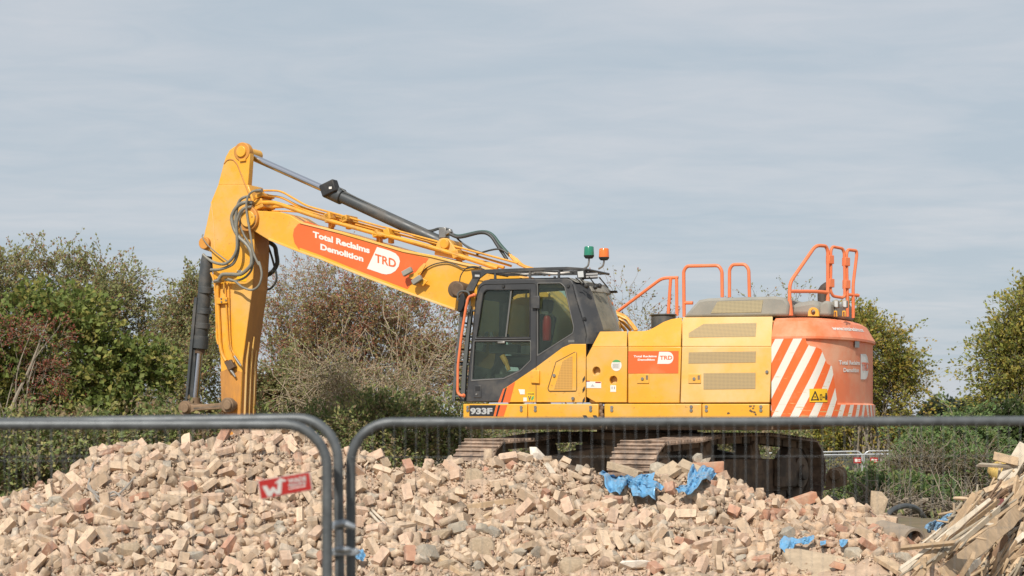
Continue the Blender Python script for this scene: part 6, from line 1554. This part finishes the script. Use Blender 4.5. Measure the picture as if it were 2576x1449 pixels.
plant('elder_shrub', 'reddish brown elder going over, at the left edge in front of the hazel', 'shrub',
      [(30, 830, 60, 40), (110, 850, 70, 45), (60, 930, 80, 55), (160, 940, 60, 40), (20, 1000, 60, 60), (150, 1010, 70, 40)], 28.0, 420, 16, (.03, .06), 'umber', 1.8, (.2, .5), .35, nb=24, group=HG, berries=500, clump=1.2, seed=23)
plant('hawthorn_tree', 'reddish hawthorn with thin open top under the boom', 'tree',
      [(760, 800, 85, 75), (850, 750, 90, 70), (950, 790, 110, 80), (1060, 830, 100, 80), (720, 870, 75, 80), (820, 880, 110, 80), (960, 890, 120, 80), (1090, 920, 80, 90), (690, 960, 60, 110), (1150, 900, 60, 100)], 35.0, 3800, 19, (.036, .07), 'hawred', 1.7, (.35, .85), .15, berries=1400, nb=70, trunk_r=.06, group=HG, clump=1.1, trunks=3, seed=24)
plant('hawthorn_tree', 'wispy top of a hawthorn with lichen-grey twigs beside the dipper arm', 'tree',
      [(770, 700, 60, 40), (720, 740, 50, 45), (830, 690, 50, 35), (690, 790, 40, 50), (780, 760, 60, 50)], 35.8, 330, 9, (.035, .06), 'hawred', 1.8, (.4, .9), .1, bark='bark_grey', nb=40, trunk_r=.04, group=HG, trunks=2, seed=25)
plant('dead_bush', 'tangle of bare grey dead branches below the boom', 'bush',
      [(920, 900, 110, 80), (1010, 930, 120, 90), (1090, 950, 60, 90), (870, 960, 90, 80), (980, 1010, 150, 60), (1000, 840, 90, 50)], 31.5, 1700, 3, (.04, .07), 'haw', 1.6, (.3, 1.2), .1, bark='bark_grey', twig_r=.008, nb=80, trunk_r=.035, wild=.9, out=.35, clump=1.0, group=HG, trunks=3, seed=26)
plant('dead_bush', 'thin tan dead stems spread along the hedge between dipper arm and cab', 'bush',
      [(760, 930, 110, 70), (880, 960, 120, 70), (1000, 980, 130, 80), (1110, 1000, 80, 80), (820, 1010, 130, 50), (960, 1050, 160, 50)], 31.0, 800, 7, (.03, .06), 'haw', 1.6, (.5, 1.3), .15, bark='bark_grey', twig_r=.0065, nb=60, trunk_r=.025, group=HG, trunks=3, seed=51, wild=.7, out=.3, clump=1.0)
plant('privet_shrub', 'green mixed shrub filling the hedge right of the dipper arm', 'shrub',
      [(680, 960, 70, 90), (740, 1010, 100, 80), (640, 1030, 80, 90), (850, 1040, 120, 60), (520, 960, 70, 120), (470, 1040, 90, 90)], 32.5, 3000, 19, (.04, .075), 'haw', 1.6, (.3, .7), .25, berries=500, nb=36, group=HG, clump=1.0, seed=27)
plant('bramble_bush', 'bright green brambles and weeds along the foot of the hedge between the fence posts', 'bush',
      [(880, 1090, 120, 60), (990, 1080, 110, 70), (1090, 1090, 90, 70), (1010, 1150, 150, 40), (780, 1110, 90, 60), (1180, 1110, 90, 40), (940, 1040, 80, 40), (1160, 1050, 50, 60)], 29.5, 1500, 14, (.05, .10), 'bramble', 2.2, (.25, .6), .3, up=.2, nb=40, group=HG, seed=28)
plant('bramble_bush', 'low dark brambles behind the left mound of bricks', 'bush',
      [(80, 1110, 150, 70), (-150, 1110, 150, 80), (280, 1100, 160, 60), (450, 1090, 120, 60), (600, 1080, 90, 60), (40, 1200, 120, 60)], 27.5, 1300, 13, (.05, .11), 'bramble', 1.6, (.25, .6), .3, nb=30, group=HG, seed=29)
plant('bramble_bush', 'straggly low hedge seen between the house and the tracks of the excavator', 'bush',
      [(1300, 1110, 130, 50), (1450, 1110, 130, 50), (1600, 1110, 130, 50), (1750, 1110, 130, 50), (1900, 1110, 130, 50)], 33.0, 1500, 13, (.05, .09), 'bramble', 1.9, (.3, .7), .2, nb=40, group=HG, seed=30)
plant('hawthorn_tree', 'thin twigs of a small hawthorn showing between the cab and the first orange rail', 'tree',
      [(1560, 760, 45, 40), (1620, 790, 50, 30), (1600, 840, 90, 50), (1660, 860, 60, 60)], 36.5, 170, 9, (.04, .07), 'hawred', 1.7, (.4, .8), .05, nb=36, trunk_r=.035, group=HG, seed=31)
plant('hawthorn_tree', 'leafy twig tops just above the grey engine cover', 'tree',
      [(1910, 755, 45, 16), (2000, 765, 50, 18), (1950, 830, 120, 60)], 37.0, 150, 10, (.04, .07), 'haw', 1.7, (.35, .7), .05, nb=24, trunk_r=.035, group=HG, seed=32)
plant('maple_tree', 'yellow green field maple behind the counterweight', 'tree',
      [(2175, 855, 50, 40), (2225, 890, 50, 45), (2160, 900, 50, 110), (2225, 950, 60, 70), (2260, 940, 40, 40), (2190, 1030, 90, 60), (2140, 835, 40, 35), (2265, 1010, 45, 45), (2305, 975, 22, 14), (2262, 845, 18, 14), (2300, 1030, 40, 20)], 47.0, 1900, 17, (.055, .11), 'maple', 1.5, (.5, 1.25), .3, nb=60, trunk_r=.09, group=HG, clump=.9, seed=33)
plant('maple_shrub', 'yellowing maple scrub under the fence rail behind the near track', 'shrub',
      [(1980, 1110, 110, 45), (2100, 1100, 110, 55), (2210, 1100, 100, 55), (2290, 1110, 60, 50), (2050, 1170, 130, 40), (2200, 1160, 130, 40)], 48.0, 2200, 14, (.06, .11), 'maple', 1.5, (.3, .7), .3, nb=30, group=HG, seed=34)
plant('ash_tree', 'tall light green tree cut off by the right edge', 'tree',
      [(2580, 810, 45, 55), (2620, 770, 40, 45), (2545, 870, 50, 45), (2590, 920, 70, 90), (2515, 900, 35, 25), (2560, 1000, 60, 60), (2495, 1000, 25, 25), (2655, 880, 70, 130)], 34.0, 2000, 15, (.055, .11), 'ash', 1.9, (.4, 1.1), .3, nb=60, trunk_r=.09, clump=.7, seed=35)
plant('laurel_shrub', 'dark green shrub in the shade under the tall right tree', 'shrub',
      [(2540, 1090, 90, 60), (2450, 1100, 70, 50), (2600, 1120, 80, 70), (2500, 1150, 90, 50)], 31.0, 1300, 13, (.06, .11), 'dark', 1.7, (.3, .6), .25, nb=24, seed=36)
def fronds(name, label, blobs, Y, n, seed, L=(.5, 1.0), bark='bark', grav=.75):
    return plant(name, label, 'branches' if 'cut' in label else 'tree', blobs, Y, n, 60, (.045, .095), 'cypress', 2.2, L, .45, up=.2, bark=bark, twig_r=.007, nb=26, trunk_r=.05, out=.75, grav=grav, seed=seed, wild=.3)
fronds('cypress_tree', 'green cypress with hanging fronds just below the fence rail on the right', [(2340, 1090, 60, 45), (2400, 1090, 60, 45), (2450, 1110, 40, 50)], 29.0, 520, 41, grav=1.1)
fronds('cypress_branch', 'cut green cypress branch leaning at the right of the brush heap', [(2400, 1185, 45, 50), (2380, 1220, 35, 40)], 27.0, 300, 42)
fronds('cypress_branch', 'bright green cut cypress branches at the front of the brush heap', [(2300, 1265, 70, 40), (2350, 1275, 55, 40), (2250, 1250, 45, 30)], 24.5, 620, 43, (.35, .8))
fronds('cypress_branch', 'green cut cypress branches in front of the far mesh fence', [(2190, 1222, 45, 18), (2245, 1212, 45, 20), (2150, 1225, 30, 15)], 29.5, 170, 44, (.4, .8), grav=.4)
plant('brush_heap', 'heap of brown dead twigs piled between the cypress branches', 'brush', [(2320, 1180, 65, 40), (2370, 1200, 60, 35), (2270, 1200, 50, 35), (2420, 1240, 60, 35), (2460, 1200, 40, 60), (2230, 1240, 60, 30)], 26.5, 800, 10, (.03, .06), 'twigbrown', 2.5, (.3, .8), .2, twig_r=.007, nb=20, out=.3, seed=45, wild=.9)
plant('brush_heap', 'fallen brown branches lying in the shadow behind the hose loop', 'brush', [(2250, 1300, 60, 30), (2310, 1320, 50, 25), (2190, 1270, 60, 20), (2400, 1290, 60, 40)], 23.8, 420, 3, (.03, .06), 'twigbrown', 2.5, (.4, .9), .2, twig_r=.010, nb=20, out=.3, seed=46, wild=.9)
for i, (px, s) in enumerate(((2385, 22), (2425, 26), (2470, 22), (2350, 14))):
    plant('pine_tree', ['small far pine, second of the row beyond the field', 'tallest far pine, left of the pale roof', 'far pine showing above the pale roof', 'smallest far treetop, leftmost beyond the field'][i], 'tree', [(px, 1046, s, 14), (px + 4, 1036, s * .5, 9)], 150.0, 420, 8, (.25, .5), 'far', 1.4, (.6, 1.4), .1, twig_r=.02, nb=12, trunk_r=.15, seed=60 + i)
bn = empty('barn', ((2480 - 1288) / F * 140, 140, -1.6)); tag(bn, 'long barn with a pale curved roof far beyond the right trees', 'barn')
M['barn_roof'] = mat('pale_sheet_roof', (.62, .56, .47), .6); M['barn_wall'] = mat('barn_wall', (.25, .24, .21), .8)
pr = [(-1.9, 0), (-1.9, 2.6), (-1.2, 3.05), (-.3, 3.25), (1.6, 3.32), (4.0, 3.3), (4.6, 3.1), (4.6, 0)]
MB().prism([(x, 0, z * .98) for x, z in pr], [(x, 14, z * .98) for x, z in pr]).build('wall', M['barn_wall'], bn)
rt_ = pr[1:-1]; MB().prism([(x, -.2, z) for x, z in rt_] + [(x, -.2, z + .15) for x, z in rt_[::-1]], [(x, 14.2, z) for x, z in rt_] + [(x, 14.2, z + .15) for x, z in rt_[::-1]]).build('roof', M['barn_roof'], bn)
# grass and weeds at the foot of everything
ng = 4500; px = rng.uniform(-200, 2700, ng); Y = rng.uniform(22.5, 42, ng); X = (px - 1288) / F * Y
P = np.stack([X, Y, ground_z(X, Y) + .08], 1); kk = rubble_z(X, Y) < ground_z(X, Y); P = P[kk]
o = leaves_mesh('grass', P, rng.uniform(.08, .22, len(P)), 6, np.array(G['bramble'])[rng.integers(0, 5, len(P))], M['leaf'], None, up=0, along=np.tile([0, 0, 2.0], (len(P), 1)))
tag(o, 'rough grass and weeds on the ground below the hedge', 'grass', kind='stuff')

# ------------------------------------------------------------ fences
M['mesh_wire'] = mat('dark_mesh_wire', (.22, .23, .235), .5, metal=.3); M['mesh_far'] = mat('galvanised_wire', (.34, .36, .36), .5, metal=.3)
def fence_panel(label, a, b, ya, yb, pitch, fm, wm, group, height=2.0, rad=.155, tr=.019, wr=.0007, flip=1, hpitch=.27):
    """a, b: (px, py) of the top rail's two ends at depths ya, yb; the panel hangs `height` below"""
    A, B = W(a[0], a[1], ya), W(b[0], b[1], yb); d = (B - A); L = d.length; d = d / L; up = Vector((-d.z * d.x, -d.z * d.y, 1)).normalized()
    root = empty('mesh_fence', A - up * height); tag(root, label, 'fence', group); o = root.location
    P = lambda s, h: A - o + d * s - up * h
    pts = [P(0, height), P(0, rad)]
    for k in range(1, 9): t = math.pi / 2 * k / 8; pts.append(P(rad - rad * math.cos(t), rad - rad * math.sin(t)))
    for k in range(9): t = math.pi / 2 * k / 8; pts.append(P(L - rad + rad * math.sin(t), rad - rad * math.cos(t)))
    pts += [P(L, height)]
    MB().tube(pts, tr, 14).build('frame', M[fm], root)
    MB().tube([P(.02, height - .12), P(L - .02, height - .12)], tr * .9, 10).build('bottom_rail', M[fm], root)
    mb = MB(); s = pitch
    off = Vector((d.y, -d.x, 0)) * (tr * .9) * flip
    while s < L - .02:
        e = 0 if rad < s < L - rad else rad - math.sqrt(max(0, rad ** 2 - (rad - min(s, L - s)) ** 2))
        mb.tube([P(s, e) + off, P(s, height - .12) + off], wr, 4, cap=False); s += pitch
    h = .13
    while h < height - .1:
        mb.tube([P(0, h) + off * 1.15, P(L, h) + off * 1.15], wr, 4, cap=False); h += hpitch
    mb.build('wire_mesh', M[wm], root, fix=False)
    return root, P
NG = 'mesh fence panels along the near edge'
k1 = 3.45
def left_end(px, Y, w): return px - w * F / Y
fence_panel('near mesh fence panel on the left carrying the red sign', (left_end(823, 6.05, 3.4), 1069), (823, 1068.5), 6.05, 6.05, .0512, 'galv', 'mesh_wire', NG)
fence_panel('near mesh fence panel tucked behind the left one, its top corner standing higher', (left_end(849, 6.2, 3.4), 1084), (849, 1051), 6.5, 6.2, .045, 'galv', 'mesh_wire', NG)
fence_panel('near mesh fence panel on the right in front of the tracks', (882, 1063), (882 + 3.4 * F / 6.3, 1058), 6.28, 6.28, .0412, 'galv', 'mesh_wire', NG)
cp = empty('fence_clamp', W(865, 1388, 6.2)); tag(cp, 'bolted steel clamp joining two fence posts in the foreground', 'clamp')
M['clamp'] = mat('clamp_steel', (.34, .36, .38), .35, metal=.6, var=.2, var_scale=20)
kf = 6.2 / F
MB().box((0, -.035, 0), (.092, .006, .024)).box((0, .035, 0), (.092, .006, .024)).tube([(-.045, -.035, 0), (-.05, 0, 0), (-.045, .035, 0)], .012, 8).tube([(.045, -.035, 0), (.05, 0, 0), (.045, .035, 0)], .012, 8).build('clamp_plate', M['clamp'], cp, .004)
MB().cyl((-.014, -.03, -.01), (-.014, -.03, .085), .012, 12).tube([(-.035, -.03, .085), (-.03, -.03, .10), (.0, -.03, .108), (.045, -.03, .092)], [.012, .017, .018, .010], 10).build('bolt', M['clamp'], cp)
MB().ball((0, -.045, .012), (.032, .014, .013), 12, 8).build('nut', M['clamp'], cp)
# the red sign
M['sign_white'] = mat('sign_white', (.50, .47, .44), .5, var=.06)
SN = empty('fence_sign'); ZG = zc(920, 1720, 440, 1449); cs = [W(*ZG(*q), 6.0) for q in ((152, 268), (795, 162), (830, 385), (187, 505))]
SN.location = cs[3]; SL = cs[3].copy(); tag(SN, 'red fencing company sign with a white arrow hung on the left near panel', 'sign')
def sp(a, b, d=0.0):
    """a, b in 0..1 across and up the board"""
    return cs[3].lerp(cs[2], a).lerp(cs[0].lerp(cs[1], a), b) - SL + Vector((0, -d, 0))
def sg(name, pts, m, d): MB().prism([sp(a, b, d) for a, b in pts], [sp(a, b, d - .002) for a, b in pts]).build(name, M[m], SN, 0, smooth=False)
sg('board', [(0, 0), (1, 0), (1, 1), (0, 1)], 'sign_white', .0); sg('board_face', [(.015, .03), (.985, .03), (.985, .97), (.015, .97)], 'sign_red', .0015)
sg('logo_mark', [(.07, .66), (.155, .66), (.205, .36), (.25, .52), (.29, .52), (.335, .30), (.375, .70), (.33, .68), (.315, .72), (.36, .80), (.43, .93), (.50, .82), (.545, .76), (.52, .70), (.455, .73), (.405, .10), (.315, .10), (.27, .28), (.225, .08), (.145, .08)], 'sign_white', .003)
def sign_text(lines):
    mb = MB()
    for t, a, b, c, h in lines: text_on(mb, t, lambda x, y: sp(a + (b - a) * x, c + h * y, .0035), .04)
    mb.build('lettering', M['sign_white'], SN, 0, smooth=False)
sign_text([('WADE', .565, .92, .58, .24), ('FENCING', .565, .90, .38, .14)])
for i in range(6): sg('small_print', [(.565 + i * .055, .25), (.605 + i * .055, .25), (.605 + i * .055, .31), (.565 + i * .055, .31)], 'white', .003)
# the far fence
FG = 'bright mesh fence panels beyond the tracks'
def far_panel(label, x0, x1, y0, y1, Y): return fence_panel(label, (x0, y0), (x1, y1), Y, Y, .042, 'galv_far', 'mesh_far', FG, rad=.16, tr=.021, wr=.0022, hpitch=.5)
far_panel('far mesh fence panel, its right corner beside the near track', 1850, 2168, 1142, 1135, 45.0)
far_panel('far mesh fence panel right of the first, ending in the cypress', 2174, 2490, 1135, 1130, 45.0)
far_panel('far mesh fence panel standing in front with its bright top rail lower', 1990, 2330, 1146, 1141, 44.0)
for px, py, lab in ((2157, 1158, 'left one of two small red signs on the far mesh fence'), (2199, 1158, 'right one of two small red signs on the far mesh fence')):
    s_ = empty('fence_sign', W(px, py, 43.9)); tag(s_, lab, 'sign'); MB().box((0, 0, 0), (.20, .006, .15)).build('board', M['sign_red'], s_)
    MB().box((-.035, -.006, 0), (.07, .004, .08)).box((.045, -.006, .02), (.06, .004, .02)).box((.045, -.006, -.02), (.06, .004, .02)).build('logo_mark', M['white'], s_)
